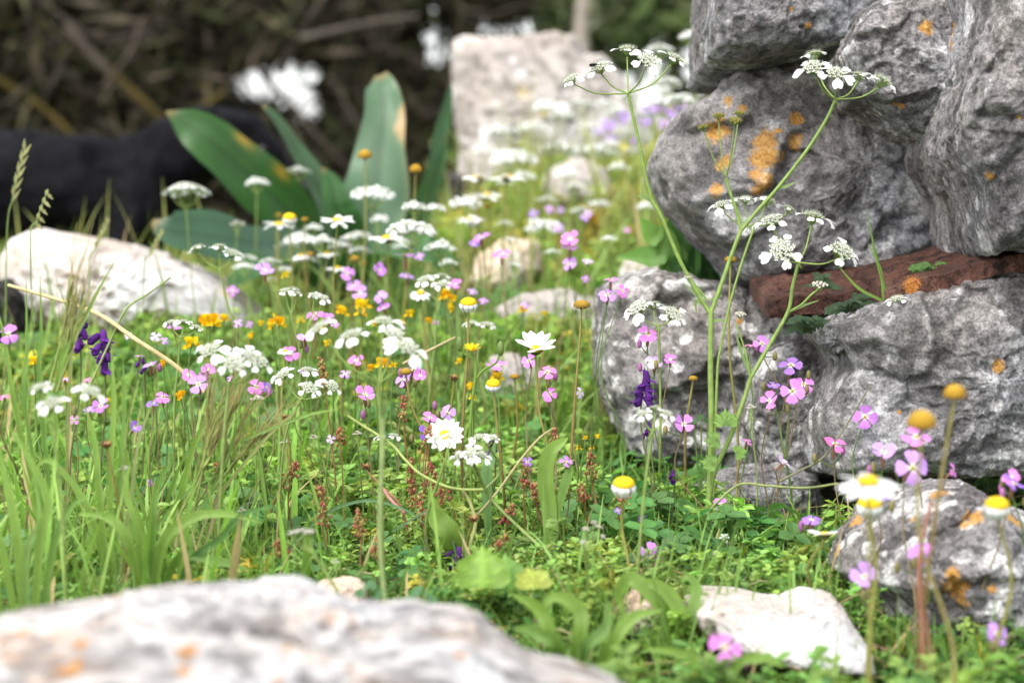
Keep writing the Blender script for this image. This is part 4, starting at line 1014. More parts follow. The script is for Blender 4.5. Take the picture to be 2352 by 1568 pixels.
for (x, y, s_) in ((1580, 636, 22), (1700, 722, 32), (1882, 655, 46)):
    put('bud_cluster', UM['bud'][0], hp, P(x, y, DH), tilt_n(15), s_ * .8 * DH / FX)
def ribbon(pts, wid, nrm=None, fold=0.15, nv=4, wave=0.0, seed=0, nseg=6, prof=None):
    q = crom(pts, nseg); n = len(q); T = np.gradient(q, axis=0); T /= np.linalg.norm(T, axis=1)[:, None] + 1e-12
    wd = np.interp(np.linspace(0, 1, n), np.linspace(0, 1, len(wid)), wid) / 2
    nr = np.array([0, -1.0, .35]) if nrm is None else np.array(nrm, float)
    Sd = np.cross(T, nr); Sd /= np.linalg.norm(Sd, axis=1)[:, None] + 1e-9
    Nn = np.cross(Sd, T)
    v = np.linspace(-1, 1, nv + 1); rg = np.random.default_rng(seed)
    V = q[:, None] + Sd[:, None] * (wd[:, None] * v)[..., None] + Nn[:, None] * ((np.abs(v) * fold)[None] * wd[:, None])[..., None]
    if wave:
        ph = rg.uniform(0, 6); V += Nn[:, None] * (np.sin(np.linspace(0, 14, n) + ph)[:, None] * wave * wd[:, None] * np.abs(v) * v)[..., None]
    U = np.linspace(0, 1, n)[:, None] * np.ones(nv + 1); VV = np.ones(n)[:, None] * v
    return V.reshape(-1, 3), gridfaces(n - 1, nv), U.ravel(), VV.ravel()
def lobed_leaf(c, size, ax, spin, col, lobes=5):
    mb = []
    for k in range(lobes):
        a = (k / (lobes - 1) - .5) * 2.6
        v, f, U, Vv = petal(size * (1 - .3 * abs(a) / 1.3), size * .5, [.3, .7, 1.05, .9, .25], nu=5, nv=4, fold=.5, droop=.1)
        v = rotz(v, a + spin) @ basis(ax).T + c; mb.append((v, f, np.outer(.85 + .2 * U, col)))
    return mb
for (x, y, s_, sp_) in ((1668, 975, 45, 0), (1650, 1010, 34, 1.6), (1690, 1040, 30, -1.3), (1640, 1065, 34, 1.3), (1655, 1150, 30, -1.4)):
    mb = MB()
    for v, f, c in lobed_leaf(P(x, y, DH - .01), s_ * DH / FX, tilt_n(60), sp_, (.17, .30, .05)): mb.add(v, f, c)
    mb.build('leaf', M_LEAF, hp)
for (a, b, c_) in (((1498, 462), (1480, 452), (1472, 425)), ((1498, 462), (1488, 455), (1462, 450)), ((1786, 432), (1805, 428), (1828, 418)), ((1632, 715), (1612, 690), (1570, 650)), ((1632, 740), (1650, 735), (1672, 740)), ((1630, 690), (1655, 678), (1640, 672)), ((1809, 718), (1835, 705), (1880, 690)), ((1724, 868), (1700, 800), (1690, 765)), ((1612, 700), (1598, 690), (1600, 720))):
    mb = MB(); v, f, U, Vv = ribbon([P(*p, DH) for p in (a, b, c_)], [.0012, .0022, .0004]); mb.add(v, f, (.2, .3, .09)); mb.build('bract', M_LEAF, hp)
# ---- placed flowers
WF = 'sharp white daisy with cupped petals, yellow centre and dark green underside'
daisy(1230, 802, 104, 1.38, t=26, cup=33, n=12, label=WF, disc=.9, spin=.2, path=[(1262, 1080), (1238, 940)])
daisy(1022, 1000, 92, 1.36, t=52, cup=14, n=15, label='white daisy partly covered by a small umbel, on a thin brown stem', stemc=BROWNST)
for (x, y, w, d, t, az, cup, lab) in [
    (775, 507, 82, 1.78, 14, 10, 6, None), (640, 516, 76, 1.95, 6, 0, 4, None), (890, 548, 92, 1.85, 5, 0, 4, None),
    (1097, 408, 74, 2.1, 3, -10, 4, None), (1165, 408, 90, 2.15, 2, 0, 2, None), (1118, 449, 72, 2.1, 8, 0, 8, None), (1080, 505, 66, 2.05, 8, 0, 6, None),
    (966, 672, 54, 1.68, 28, 0, -12, None), (1995, 1106, 150, 0.93, 14, 0, -4, 'large blurred white daisy with drooping petals in front of the lilac flowers'),
    (1895, 1228, 86, 1.16, -4, 0, 14, 'white daisy seen side on below the large blurred daisy'),
    (775, 616, 54, 1.95, 4, 0, 0, None), (752, 582, 52, 2.0, 5, 0, 0, None), (690, 588, 46, 2.0, 20, -40, 0, None), (655, 806, 40, 1.5, 20, 0, -20, None), (800, 545, 44, 2.2, 5, 0, 0, None)]:
    daisy(x, y, w, d, t=t, az=az, cup=cup, n=13, label=lab, detail=w >= 50, drop=(8, 9, 10) if w in (74, 86) else ())
folded(1076, 696, 42, 1.38, label='round yellow dome on a tall brown stem with white petals folded under', path=[(1062, 1010), (1074, 800)], t=16, lean=-.004)
folded(1133, 882, 36, 1.38, label='small yellow dome daisy with short folded petals on a thin olive stem', path=[(1155, 1100), (1140, 960)], t=22, lean=.01)
folded(1433, 1112, 56, 1.2, label='yellow domed daisy with thick white folded petals standing alone above pale bud clusters', t=18, stemc=OLIVE)
folded(1998, 1158, 60, 1.05, label='cup shaped white daisy head just under the large blurred daisy', t=14, stemc=OLIVE)
folded(2290, 1160, 62, 1.02, label='blurred white cup daisy with one petal sticking out before the corner boulder', t=14, stemc=OLIVE, lean=.01)
folded(665, 500, 34, 1.85, label='blurred yellow domed daisy above the row of open white daisies', t=20)
folded(1085, 506, 30, 2.1, look='tiny blurred domed daisy')
cone(1336, 702, 44, 1.38, label='tall brown seed head on a long reddish stem near the centre', path=[(1303, 1180), (1318, 950), (1330, 800)], lean=-.01)
cone(838, 360, 36, 1.95, 'yellow', label='golden ball seed head in front of the broad upright leaf', stemc=OLIVE)
cone(955, 392, 32, 1.95, 'yellow', label='golden brown ball seed head beside the broad upright leaf', stemc=OLIVE)
cone(2117, 975, 74, 0.95, 'yellow', label='large blurred yellow cone head in front of the broad grey wall stone', stemc=(.28, .2, .08))
cone(2193, 908, 58, 1.0, 'yellow', label='blurred brown cone head standing highest before the broad grey wall stone', path=[(2140, 1250), (2170, 1050)], lean=-.02)
cone(1678, 598, 34, 1.45, 'brown', label='yellowish round seed head behind the green stem against dark rock', stemc=OLIVE)
cone(932, 855, 34, 1.4, 'brown', label='brown seed head standing in front of two lilac flowers', path=[(985, 1060), (945, 930)])
cone(1182, 866, 26, 1.52, 'brown', label='small brown seed head near the small domed daisy')
for (x, y, w, d) in [(815, 595, 28, 1.95), (712, 585, 24, 2.0), (1592, 870, 26, 1.42), (700, 505, 20, 1.95), (835, 605, 20, 2.1), (1120, 475, 20, 2.1), (640, 495, 18, 2.2)]:
    cone(x, y, w, d, 'brown', look='small brown seed head')
cone(1043, 868, 32, 1.45, 'dry', label='dried up papery brown flower head left of the stem of the domed daisy')
cone(840, 1072, 32, 1.33, 'dry', label='withered tan flower head on a curved pink stem', path=[(925, 1175), (880, 1120), (850, 1090)], stemc=(.4, .14, .12), lean=.03)
cone(1087, 1192, 36, 1.24, 'dry', label='dried reddish flower head over the heart shaped leaves', stemc=(.3, .25, .12))
cone(655, 958, 30, 1.36, 'dry', label='shrivelled brown head among bent grass stems')
cone(245, 1022, 36, 1.18, 'dry', label='blurred cream coloured dry head in the tall grass')
# pink and lilac stocks: x y width depth colour tilt azimuth
for (x, y, w, d, c, t, az, lab) in [
    (20, 768, 52, 1.22, 'mauve', 62, 10, None), (10, 910, 32, 1.22, 'bright pink', 20, 0, None), (375, 910, 40, 1.3, 'pink', 35, 10, None), (352, 928, 36, 1.3, 'violet', 10, 0, None),
    (232, 932, 46, 1.26, 'mauve', 50, 25, None), (205, 940, 34, 1.26, 'lilac', 25, -25, None), (308, 982, 38, 1.36, 'violet', 60, 40, None), (170, 964, 30, 1.34, 'pink', 60, 0, None), (345, 1108, 20, 1.3, 'mauve', 70, 60, None),
    (345, 838, 44, 1.45, 'lilac', 35, 0, None), (320, 816, 30, 1.5, 'mauve', 15, 0, None), (435, 860, 42, 1.29, 'pink', 50, 0, None), (480, 850, 42, 1.3, 'pink', 50, 20, None), (456, 882, 54, 1.28, 'lilac', 60, 0, None),
    (588, 888, 42, 1.38, 'pink', 60, 0, None), (612, 890, 38, 1.39, 'violet', 50, 80, None), (668, 812, 46, 1.5, 'pink', 55, 20, None), (838, 907, 54, 1.38, 'mauve', 45, 0, None), (950, 848, 50, 1.45, 'lilac', 60, 20, None), (925, 872, 44, 1.46, 'lilac', 60, -20, None), (965, 862, 36, 1.44, 'pink', 60, 20, None),
    (988, 960, 46, 1.38, 'pink', 28, 0, None), (978, 995, 50, 1.38, 'violet', 65, 20, None), (1028, 948, 46, 1.42, 'lilac', 65, 0, None),
    (1257, 854, 48, 1.42, 'pink', 40, 0, None), (1215, 828, 40, 1.46, 'mauve', 55, -20, None), (1262, 904, 42, 1.42, 'pink', 30, 0, None), (1332, 902, 32, 1.42, 'pale lilac', 65, 30, None), (1141, 840, 56, 1.5, 'mauve', 20, 0, None),
    (1488, 766, 54, 1.42, 'pink', 40, 0, None), (1503, 830, 46, 1.42, 'pale lilac', 35, 0, None), (1540, 826, 36, 1.42, 'pink', 50, 0, None), (1402, 642, 44, 1.5, 'pink', 25, 0, None), (1395, 677, 46, 1.5, 'lilac', 45, 0, None), (1430, 668, 34, 1.5, 'pink', 45, 20, None),
    (1570, 974, 56, 1.35, 'mauve', 70, 0, None), (1750, 789, 46, 1.40, 'mauve', 62, 0, None), (1722, 792, 28, 1.40, 'bright pink', 10, 0, None),
    (1987, 957, 62, 1.36, 'mauve', 80, 0, None), (1917, 1018, 60, 1.33, 'bright pink', 32, 0, None), (1798, 1062, 40, 1.34, 'pale lilac', 55, 70, None), (1715, 1012, 34, 1.38, 'pink', 20, 40, None),
    (2105, 1003, 76, 1.18, 'pink', 28, 20, None), (2028, 1040, 66, 1.2, 'lilac', 40, -10, None), (2096, 1074, 86, 1.13, 'lilac', 70, 15, None), (2025, 1138, 46, 1.16, 'violet', 35, 40, None), (2190, 1080, 38, 1.2, 'pink', 60, 60, None), (2330, 1110, 62, 1.12, 'violet', 35, 20, None), (2322, 1096, 46, 1.14, 'pink', 30, 0, None),
    (1865, 1192, 52, 1.22, 'violet', 30, 0, None), (1655, 1158, 38, 1.34, 'mauve', 68, 0, None), (1490, 1268, 58, 1.27, 'mauve', 76, 0, None), (2118, 1258, 64, 1.08, 'pink', 20, 0, None), (2114, 1275, 66, 1.09, 'lilac', 55, 0, None), (1986, 1324, 76, 1.08, 'lilac', 42, 0, None),
    (1866, 1455, 54, 1.1, 'lilac', 65, 0, None), (1665, 1484, 84, 0.98, 'pink', 60, 0, None), (2290, 1455, 64, 1.03, 'lilac', 55, 20, None),
    (1300, 1060, 34, 1.3, 'mauve', 40, 0, None), (1212, 1060, 28, 1.32, 'violet', 60, 0, None), (1275, 1030, 30, 1.34, 'pink', 40, 0, None), (760, 1008, 26, 1.36, 'pale lilac', 55, 0, None), (445, 1042, 18, 1.32, 'bright pink', 60, 60, None),
    (608, 620, 48, 1.68, 'lilac', 30, 0, None), (535, 668, 32, 1.78, 'mauve', 55, 0, None), (700, 770, 46, 1.48, 'lilac', 35, 0, None), (722, 720, 46, 1.55, 'pink', 20, 0, None), (755, 733, 34, 1.55, 'mauve', 40, 20, None),
    (798, 628, 36, 1.75, 'mauve', 60, 0, None), (812, 655, 40, 1.75, 'lilac', 40, 0, None), (826, 672, 44, 1.72, 'lilac', 60, 0, None), (872, 620, 42, 1.75, 'mauve', 40, 20, None), (872, 680, 40, 1.7, 'lilac', 55, -30, None), (882, 708, 36, 1.7, 'mauve', 40, -30, None),
    (930, 585, 56, 1.8, 'mauve', 15, 0, None), (963, 588, 28, 1.85, 'mauve', 50, 0, None), (935, 633, 40, 1.8, 'lilac', 30, 0, None), (1105, 545, 44, 1.8, 'mauve', 35, -20, None), (1090, 562, 34, 1.8, 'violet', 40, 0, None), (1152, 582, 44, 1.8, 'pink', 30, 0, None), (1047, 655, 36, 1.72, 'pink', 25, 0, None),
    (1310, 550, 54, 1.72, 'pink', 30, 0, None), (1308, 572, 46, 1.72, 'mauve', 25, 0, None), (1308, 605, 40, 1.72, 'lilac', 60, 0, None), (1350, 598, 32, 1.72, 'pale lilac', 25, 0, None),
    (1345, 495, 32, 2.1, 'lilac', 60, 0, None), (1283, 522, 32, 2.1, 'lilac', 60, 0, None), (1262, 480, 26, 2.2, 'mauve', 60, 0, None), (1225, 490, 28, 2.2, 'violet', 60, 0, None), (1440, 528, 20, 2.2, 'pink', 60, 0, None), (1288, 482, 22, 2.3, 'lilac', 60, 0, None),
    (402, 750, 40, 1.5, 'mauve', 20, 0, None), (358, 772, 32, 1.55, 'pale lilac', 50, 0, None), (378, 782, 24, 1.55, 'lilac', 50, 0, None), (546, 742, 28, 1.6, 'lilac', 60, 0, None), (572, 745, 22, 1.65, 'mauve', 60, 0, None), (792, 858, 32, 1.5, 'lilac', 50, 40, None), (818, 828, 38, 1.52, 'pink', 35, 0, None),
    (295, 770, 24, 1.55, 'pale lilac', 60, 0, None), (150, 870, 28, 1.4, 'pink', 30, 0, None), (200, 872, 24, 1.4, 'bright pink', 30, 0, None), (1085, 668, 32, 1.72, 'lilac', 30, 0, None), (1110, 690, 28, 1.72, 'mauve', 30, 0, None), (1345, 640, 24, 1.75, 'mauve', 40, 0, None), (700, 855, 26, 1.5, 'lilac', 40, 0, None), (770, 745, 24, 1.6, 'mauve', 40, 0, None), (530, 868, 26, 1.45, 'mauve', 40, 0, None), (1205, 700, 24, 1.75, 'lilac', 40, 0, None), (1000, 740, 22, 1.7, 'mauve', 40, 0, None), (905, 760, 26, 1.6, 'lilac', 40, 0, None), (1420, 1172, 20, 1.3, 'violet', 60, 0, None), (1475, 1190, 24, 1.3, 'violet', 60, 30, None)]:
    stock(x, y, w, d, c, t, az, label=lab, buds=2 if (w > 40 and d < 1.5) else 0)
# the many headed stock by the wall: one plant
r5 = stock(1820, 898, 62, 1.355, 'mauve', 72, 0, label='pink and violet flower cluster of five heads growing against the speckled wall stone', lean=-.006)
for a in ((1846, 882, 56, 1.37, 'pink', 60, 20), (1768, 920, 50, 1.36, 'pink', 62, -20), (1817, 838, 56, 1.37, 'violet', 38, 10), (1776, 884, 34, 1.37, 'violet', 10, 0)):
    stock(*a, root=r5, buds=1)
# umbels in front and in focus
umbel((1512, 748), [(1466, 708, 0, 1.15), (1545, 722, 0, 1.1), (1500, 700, .02, .8)], 1.42, 66, path=[(1516, 1050), (1516, 850)], label='white umbel with two nodding petal clusters before the blotched wall stone', t=30)
umbel((1498, 990), [(1475, 950, 0, 1), (1505, 938, .01, 1), (1532, 950, 0, .9)], 1.2, 52, path=[(1462, 1340), (1480, 1130)], label='blurred white umbel just above the pink flower on a pale stem', t=22)
umbel((2095, 765), [(2060, 688, 0, 1.1), (2116, 688, .01, .9), (2148, 736, 0, 1.0)], 1.38, 50, path=[(2005, 1080), (2045, 910)], label='slender white umbel leaning against the speckled grey wall stone', t=20)
umbel((690, 918), [(650, 860, 0, 1), (707, 850, .01, .95), (710, 892, -.01, 1.15), (762, 888, 0, 1.05)], 1.33, 50, path=[(640, 1180), (656, 1000)], label='small crisp white umbel with four petal tufts near grass stems', t=30)
umbel((526, 885), [(482, 806, 0, 1.2), (538, 835, -.01, 1.25), (566, 818, 0, 1), (592, 832, 0, 1.3)], 1.2, 76, path=[(500, 1260), (514, 1010)], label='large petalled white umbel rising over the awned grass tuft', t=34, sr=.0012)
umbel((125, 1000), [(92, 890, 0, 1), (122, 925, 0, 1.2), (208, 900, 0, 1.2)], 1.08, 66, path=[(150, 1330), (140, 1150)], label='soft blurred white umbel in the tall grass', t=30)
umbel((870, 880), [(735, 752, 0, .95), (808, 770, -.01, 1.1), (880, 740, .01, 1.1), (905, 770, 0, 1.1), (935, 800, -.01, 1.2)], 1.16, 84, path=[(878, 1250), (876, 1050)], label='broad blurred white umbel of five clusters above yellow flowers', t=22, sr=.0012)
umbel((1022, 1058), [(1000, 1008, 0, .8), (1034, 1002, 0, .8)], 1.26, 46, label='small white umbel overlapping the partly covered daisy')
# sprawling umbel with arching stems
SB = P(1407, 1352, 1.24); SB[2] = g1(SB[0], SB[1]); sp0 = empty('umbel_plant', SB); tag(sp0, 'sprawling umbel plant with long arching green stems over the heart shaped leaves', 'umbel plant')
def sstem(pts, r0, r1, c):
    q = crom([P(a, b, e) for a, b, e in pts], 7); v, f = tube(q, r0, r1, 7); mb = MB(); mb.add(v, f, c); mb.build('stem', M_STEM, sp0)
sstem([(1407, 1354, 1.24), (1334, 1327, 1.25), (1260, 1272, 1.27), (1150, 1170, 1.3), (1114, 1122, 1.3), (1090, 1070, 1.28), (1082, 1060, 1.27)], .0013, .0009, (.22, .30, .08))
sstem([(1114, 1124, 1.3), (1061, 1124, 1.3), (1020, 1115, 1.3), (967, 1089, 1.31), (931, 1056, 1.32), (894, 1016, 1.33), (806, 960, 1.34), (795, 945, 1.34)], .0010, .0009, (.30, .36, .10))
sstem([(1061, 1124, 1.3), (1078, 1150, 1.3), (1092, 1200, 1.29), (1080, 1260, 1.27), (1090, 1340, 1.25)], .0012, .0012, (.28, .30, .10))
sstem([(1088, 1190, 1.3), (1136, 1137, 1.31), (1200, 1050, 1.33), (1240, 1005, 1.34), (1268, 985, 1.35)], .0008, .0007, (.38, .33, .16))
sstem([(1114, 1124, 1.3), (1150, 1080, 1.3), (1125, 1030, 1.29), (1117, 1020, 1.28)], .0007, .0006, (.25, .32, .1))
umbel_part(sp0, (1082, 1066), [(1055, 1048, 0, 1), (1082, 1040, -.01, 1.1), (1106, 1046, 0, 1)], 1.27, 52, 'near', t=34)
umbel_part(sp0, (1117, 1026), [(1100, 1004, 0, 1), (1132, 1006, 0, .9)], 1.28, 50, 'near', t=20)
umbel_part(sp0, (893, 1010), [(870, 1004, 0, .7), (905, 1000, 0, .9)], 1.33, 34, 'near', t=20)
# smaller sharp umbels a little behind
umbel((1002, 690), [(975, 642, 0, 1), (1014, 634, .02, 1), (1016, 653, -.01, .9)], 1.62, 44, path=[(985, 930), (1000, 780)], label='three small white umbel tufts over the half hidden daisy', t=26)
umbel((505, 618), [(452, 570, 0, 1), (503, 567, 0, 1), (535, 582, 0, 1.1)], 1.62, 46, path=[(545, 800), (520, 690)], label='white umbel silhouetted before the end of the bright white rock', t=14)
umbel((668, 720), [(655, 668, 0, .9), (672, 664, .01, .9), (682, 674, 0, .8)], 1.55, 40, path=[(690, 850), (680, 770)], label='tight white umbel tuft with a lilac bloom peeping from behind', t=22)
umbel((712, 740), [(722, 678, 0, .8), (742, 684, 0, 1)], 1.52, 36, path=[(690, 850)], label='tiny pair of white petal tufts on a leaning stem above yellow peas', t=22)
umbel((414, 775), [(392, 740, 0, 1), (421, 738, .01, 1.1), (452, 752, 0, 1)], 1.45, 32, path=[(400, 950), (408, 850)], label='little white umbel in front of the yellow pea flowers', t=22)
umbel((1100, 790), [(1083, 742, 0, 1), (1120, 746, 0, 1.1)], 1.62, 36, look='blurred small white umbel')
umbel((1345, 1262), [(1345, 1215, 0, 1), (1375, 1210, .01, 1.1), (1340, 1245, -.01, .9), (1385, 1232, 0, .8), (1365, 1200, 0, .9)], 1.12, 30, 'bud', label='pale green white bud clusters in a loose knot', t=14)
umbel((1672, 1265), [(1665, 1235, 0, 1), (1682, 1250, 0, 1), (1672, 1262, 0, .8)], 1.32, 26, 'far', label='tiny cream white umbel by the base of the hairy stem', t=50)
umbel((720, 1270), [(690, 1220, 0, 1), (710, 1222, 0, 1), (672, 1224, 0, .9)], 1.06, 44, 'bud', label='blurred cream bud umbel above the mottled rock', path=[(790, 1400), (745, 1310)], t=10)
for (x, y, s_, d) in [(590, 915, 34, 1.36), (655, 1014, 26, 1.37), (720, 1004, 22, 1.37), (555, 1172, 22, 1.3), (770, 1290, 20, 1.2), (820, 995, 22, 1.38), (1645, 1270, 20, 1.25), (1725, 935, 24, 1.34), (284, 1075, 26, 1.2)]:
    umbel((x, y + s_ * .8), [(x - s_ * .25, y + 2, 0, 1), (x + s_ * .25, y, 0, 1.1), (x, y - 4, .004, 1)], d, s_ * .75, 'bud', look='tiny cream bud umbel', sr=.0006)
# blurred umbels behind
for a in [(427, 430, 120, 2.0, 8, 'white'), (590, 415, 66, 2.2, 6, 'white'), (685, 388, 62, 2.4, 6, 'white'), (855, 440, 100, 2.1, 8, 'far'), (951, 470, 56, 1.88, 5, 'far'), (996, 474, 52, 1.9, 5, 'far'), (945, 520, 118, 1.8, 8, 'far'), (1070, 462, 76, 2.2, 6, 'far'),
          (1150, 298, 96, 2.9, 8, 'white'), (1228, 290, 92, 2.9, 8, 'white'), (1180, 358, 120, 2.7, 9, 'white'), (1285, 338, 110, 2.9, 8, 'white'), (1370, 345, 120, 2.9, 8, 'white'), (1108, 340, 60, 2.9, 5, 'white'), (1290, 262, 80, 3.0, 6, 'white'), (1245, 515, 86, 2.2, 7, 'far'), (1160, 510, 44, 2.2, 5, 'far'), (1175, 548, 40, 2.1, 5, 'far'),
          (1592, 78, 70, 2.3, 7, 'white'), (1515, 108, 70, 2.4, 7, 'far'), (1590, 140, 60, 2.3, 6, 'white'), (1500, 232, 90, 2.4, 8, 'far'), (1560, 225, 90, 2.3, 8, 'white'), (1470, 260, 60, 2.6, 6, 'far'), (1590, 265, 60, 2.5, 6, 'far'), (1440, 300, 60, 2.8, 6, 'white'), (1530, 185, 90, 2.4, 8, 'white'), (1500, 410, 50, 2.6, 5, 'far'),
          (1012, 562, 76, 1.9, 7, 'far'), (740, 548, 70, 2.0, 7, 'white'), (620, 598, 60, 1.95, 6, 'white'), (690, 545, 90, 2.1, 8, 'far'), (545, 512, 50, 2.1, 5, 'bud'), (700, 592, 60, 2.1, 6, 'far'), (820, 538, 70, 2.1, 7, 'white'), (825, 572, 60, 2.1, 6, 'white'), (560, 608, 48, 2.0, 5, 'far'), (625, 640, 40, 2.0, 5, 'bud'), (780, 560, 60, 2.2, 6, 'far'), (660, 560, 60, 2.2, 6, 'white'), (650, 615, 40, 2.1, 4, 'far'), (720, 520, 50, 2.2, 5, 'white'),
          (870, 500, 50, 2.2, 5, 'far'), (1030, 600, 50, 1.95, 5, 'far'), (930, 560, 50, 2.2, 5, 'far'), (565, 590, 60, 2.05, 5, 'white'), (1320, 425, 60, 2.5, 6, 'white'), (1375, 465, 60, 2.4, 6, 'far'), (1420, 380, 60, 2.6, 6, 'far'), (1500, 650, 34, 1.9, 5, 'white'), (1180, 605, 34, 2.0, 5, 'far'), (1420, 250, 60, 2.7, 6, 'far'), (1345, 290, 70, 2.9, 6, 'white'), (1200, 400, 60, 2.5, 6, 'far'), (1160, 415, 40, 2.4, 5, 'far'), (1255, 455, 56, 2.4, 6, 'white'), (1335, 480, 60, 2.35, 6, 'white'), (1300, 395, 60, 2.5, 6, 'far'), (1400, 330, 66, 2.7, 6, 'white'), (1450, 345, 60, 2.7, 6, 'white'), (1250, 240, 60, 2.9, 6, 'far'), (1330, 235, 66, 2.9, 6, 'white'), (1395, 235, 60, 2.9, 6, 'far'), (1450, 215, 66, 2.7, 6, 'white'), (1570, 320, 50, 2.4, 5, 'far'), (1480, 470, 44, 2.3, 5, 'far'), (1400, 545, 40, 2.1, 5, 'far'), (1270, 575, 40, 2.1, 5, 'far')]:
    bgumbel(a[0], a[1], a[2], a[3], a[4], a[5])
# purple haze of flowers far up the slope
for (x, y, w, d) in [(1490, 250, 40, 2.9), (1515, 240, 40, 2.8), (1550, 262, 44, 2.8), (1480, 275, 36, 2.9), (1400, 285, 40, 3.0), (1430, 268, 34, 3.0), (1530, 285, 36, 2.7), (1575, 245, 30, 2.8), (1460, 320, 30, 2.8), (1400, 320, 30, 2.9), (1375, 300, 30, 3.0)]:
    stock(x, y, w, d, 'violet' if x % 3 else 'lilac', 50, 0)
# ---- pea flowers
def mk_pea(col, col2):
    mb = MB()
    v, f, U, Vv = petal(1.0, 1.25, [.35, .8, 1.05, 1, .55], notch=.06, nu=6, nv=6, curl=.18, droop=-.35); v = rotx(v, math.radians(62)); mb.add(v, f, np.outer(.85 + .2 * U, col))
    for s_ in (-1, 1):
        v, f, U, Vv = petal(.85, .5, [.4, .9, 1, .8, .3], nu=5, nv=3, curl=.2); v = roty(v, s_ * 1.0); v = v + np.array([s_ * .1, 0, .05]); mb.add(rotx(v, -.1), f, np.array(col2))
    v, f = ball(.16, (0, -.08, -.05), 8, 6, 1.0); mb.add(v, f, (.22, .3, .08))
    return mb.mesh('pea_floret', M_PETAL)
ME_PEA = mk_pea((.84, .60, .015), (.82, .54, .012)); ME_PEAO = mk_pea((.80, .40, .01), (.80, .48, .01))
def mk_vetch(c):
    mb = MB()
    q = crom([(0, 0, 0), (0, .35, .04), (0, .75, -.05), (0, 1.05, -.12)], 4); v, f = tube(q, np.interp(np.linspace(0, 1, len(q)), [0, .25, .8, 1], [.10, .22, .26, .07]), None, 8); mb.add(v, f, c)
    v, f, U, Vv = petal(.5, .6, [.6, 1, .9, .4], nu=4, nv=4, lift=1.0); v[:, 1] += .62; mb.add(v, f, np.array(c) * 1.5)
    return mb.mesh('vetch_floret', M_PETAL)
ME_VE = [mk_vetch((.085, .02, .17)), mk_vetch((.13, .03, .25)), mk_vetch((.06, .012, .10))]
def pea(x, y, w, d, n=3, lean=0.0):
    s = w / 2 * d / FX; base = base_for(x, d, lean, RS); root = empty('pea_flower', base); tag(root, None, 'yellow wildflower', 'yellow pea flowers')
    head = P(x, y, d); mb = MB(); v, f = tube(crom(stem_pts(head, base, .006, RS), 5), .0007, .0005, 5); mb.add(v, f, GREEN2)
    mb.build('stem', M_STEM, root)
    for k in range(n):
        a = (k - (n - 1) / 2) * .9 + RS.normal() * .25
        ax = np.array([math.sin(a) * .35, -.25, 1.0]); o = put('floret', ME_PEA if RS.uniform() < .75 else ME_PEAO, root, head + np.array([math.sin(a) * s * .35, -s * .1, RS.normal() * s * .15]), ax, s * RS.uniform(.8, 1.0), a + math.pi)
    REG.append((root, x, y, 'yellow pea flower' if w >= 34 else 'small yellow pea flower'))
for a in [(482, 740, 52, 1.55, 4), (440, 790, 44, 1.5, 3), (835, 700, 42, 1.62, 3), (828, 722, 34, 1.6, 2), (788, 716, 34, 1.65, 3), (640, 742, 42, 1.62, 3), (625, 748, 30, 1.62, 2), (880, 835, 40, 1.5, 3), (852, 848, 30, 1.52, 2), (1020, 682, 38, 1.72, 3), (1040, 690, 28, 1.72, 2), (940, 722, 28, 1.7, 2), (985, 738, 24, 1.7, 2), (1080, 888, 26, 1.45, 2), (1086, 915, 24, 1.44, 2), (415, 912, 34, 1.38, 2),
          (80, 832, 34, 1.42, 3), (375, 836, 24, 1.48, 2), (1202, 712, 28, 1.8, 3), (1250, 722, 22, 1.8, 2), (655, 635, 24, 1.8, 2), (752, 790, 26, 1.55, 2), (575, 772, 22, 1.6, 2), (515, 735, 30, 1.6, 3), (860, 745, 24, 1.62, 2), (905, 840, 22, 1.5, 2), (1142, 868, 36, 1.5, 3), (1055, 832, 24, 1.6, 2), (690, 735, 24, 1.7, 2), (1035, 708, 26, 1.72, 2), (740, 760, 24, 1.6, 2), (925, 740, 20, 1.7, 2), (600, 745, 22, 1.65, 2), (500, 965, 22, 1.4, 2)]:
    pea(*a)
for (x, y, w, d) in [(1330, 1030, 18, 1.33), (1345, 1008, 16, 1.33), (1372, 1003, 16, 1.33), (1360, 1028, 16, 1.33)]: pea(x, y, w, d, 2)
def vetch(x, y, h, d, n, label, up=True, dark=False, lean=0.0):
    base = base_for(x, d, lean, RS); root = empty('purple_vetch', base); tag(root, label, 'purple wildflower', 'dark purple vetch spikes')
    top = P(x, y - h / 2, d); mb = MB(); v, f = tube(crom(stem_pts(top, base, .004, RS), 6), .0008, .0005, 5); mb.add(v, f, (.12, .13, .05)); mb.build('stem', M_STEM, root)
    n = max(4, int(n * .7))
    for k in range(n):
        t_ = (k + .5) / n; p = P(x + RS.normal() * 4, y - h / 2 + h * .8 * t_, d); sd = -1 if k % 2 else 1
        ax = np.array([sd * .3, -.5, .8]); s = h * .38 * d / FX
        dirv = np.array([sd * RS.uniform(.1, .45) + RS.normal() * .12, RS.uniform(-.7, .1), -.7 + RS.normal() * .3]); dirv /= np.linalg.norm(dirv)
        z = np.cross(dirv, [0, 0, 1.0]); z = np.cross(z, dirv); z /= np.linalg.norm(z); xx = np.cross(dirv, z)
        o = link('floret', ME_VE[2 if dark and k % 3 else int(RS.integers(2))], root)
        M = Matrix([[xx[r], dirv[r], z[r]] for r in range(3)]).to_4x4()
        o.matrix_basis = Matrix.Translation((p - base).tolist()) @ M @ Matrix.Scale(s, 4)
vetch(1480, 890, 92, 1.38, 11, 'deep purple vetch spike in front of the blotched wall stone')
vetch(235, 800, 96, 1.42, 10, 'tall dark purple vetch spike at the foot of the bright white rock', dark=False)
vetch(182, 765, 80, 1.45, 9, 'dark purple vetch spike partly behind tall grass blades')
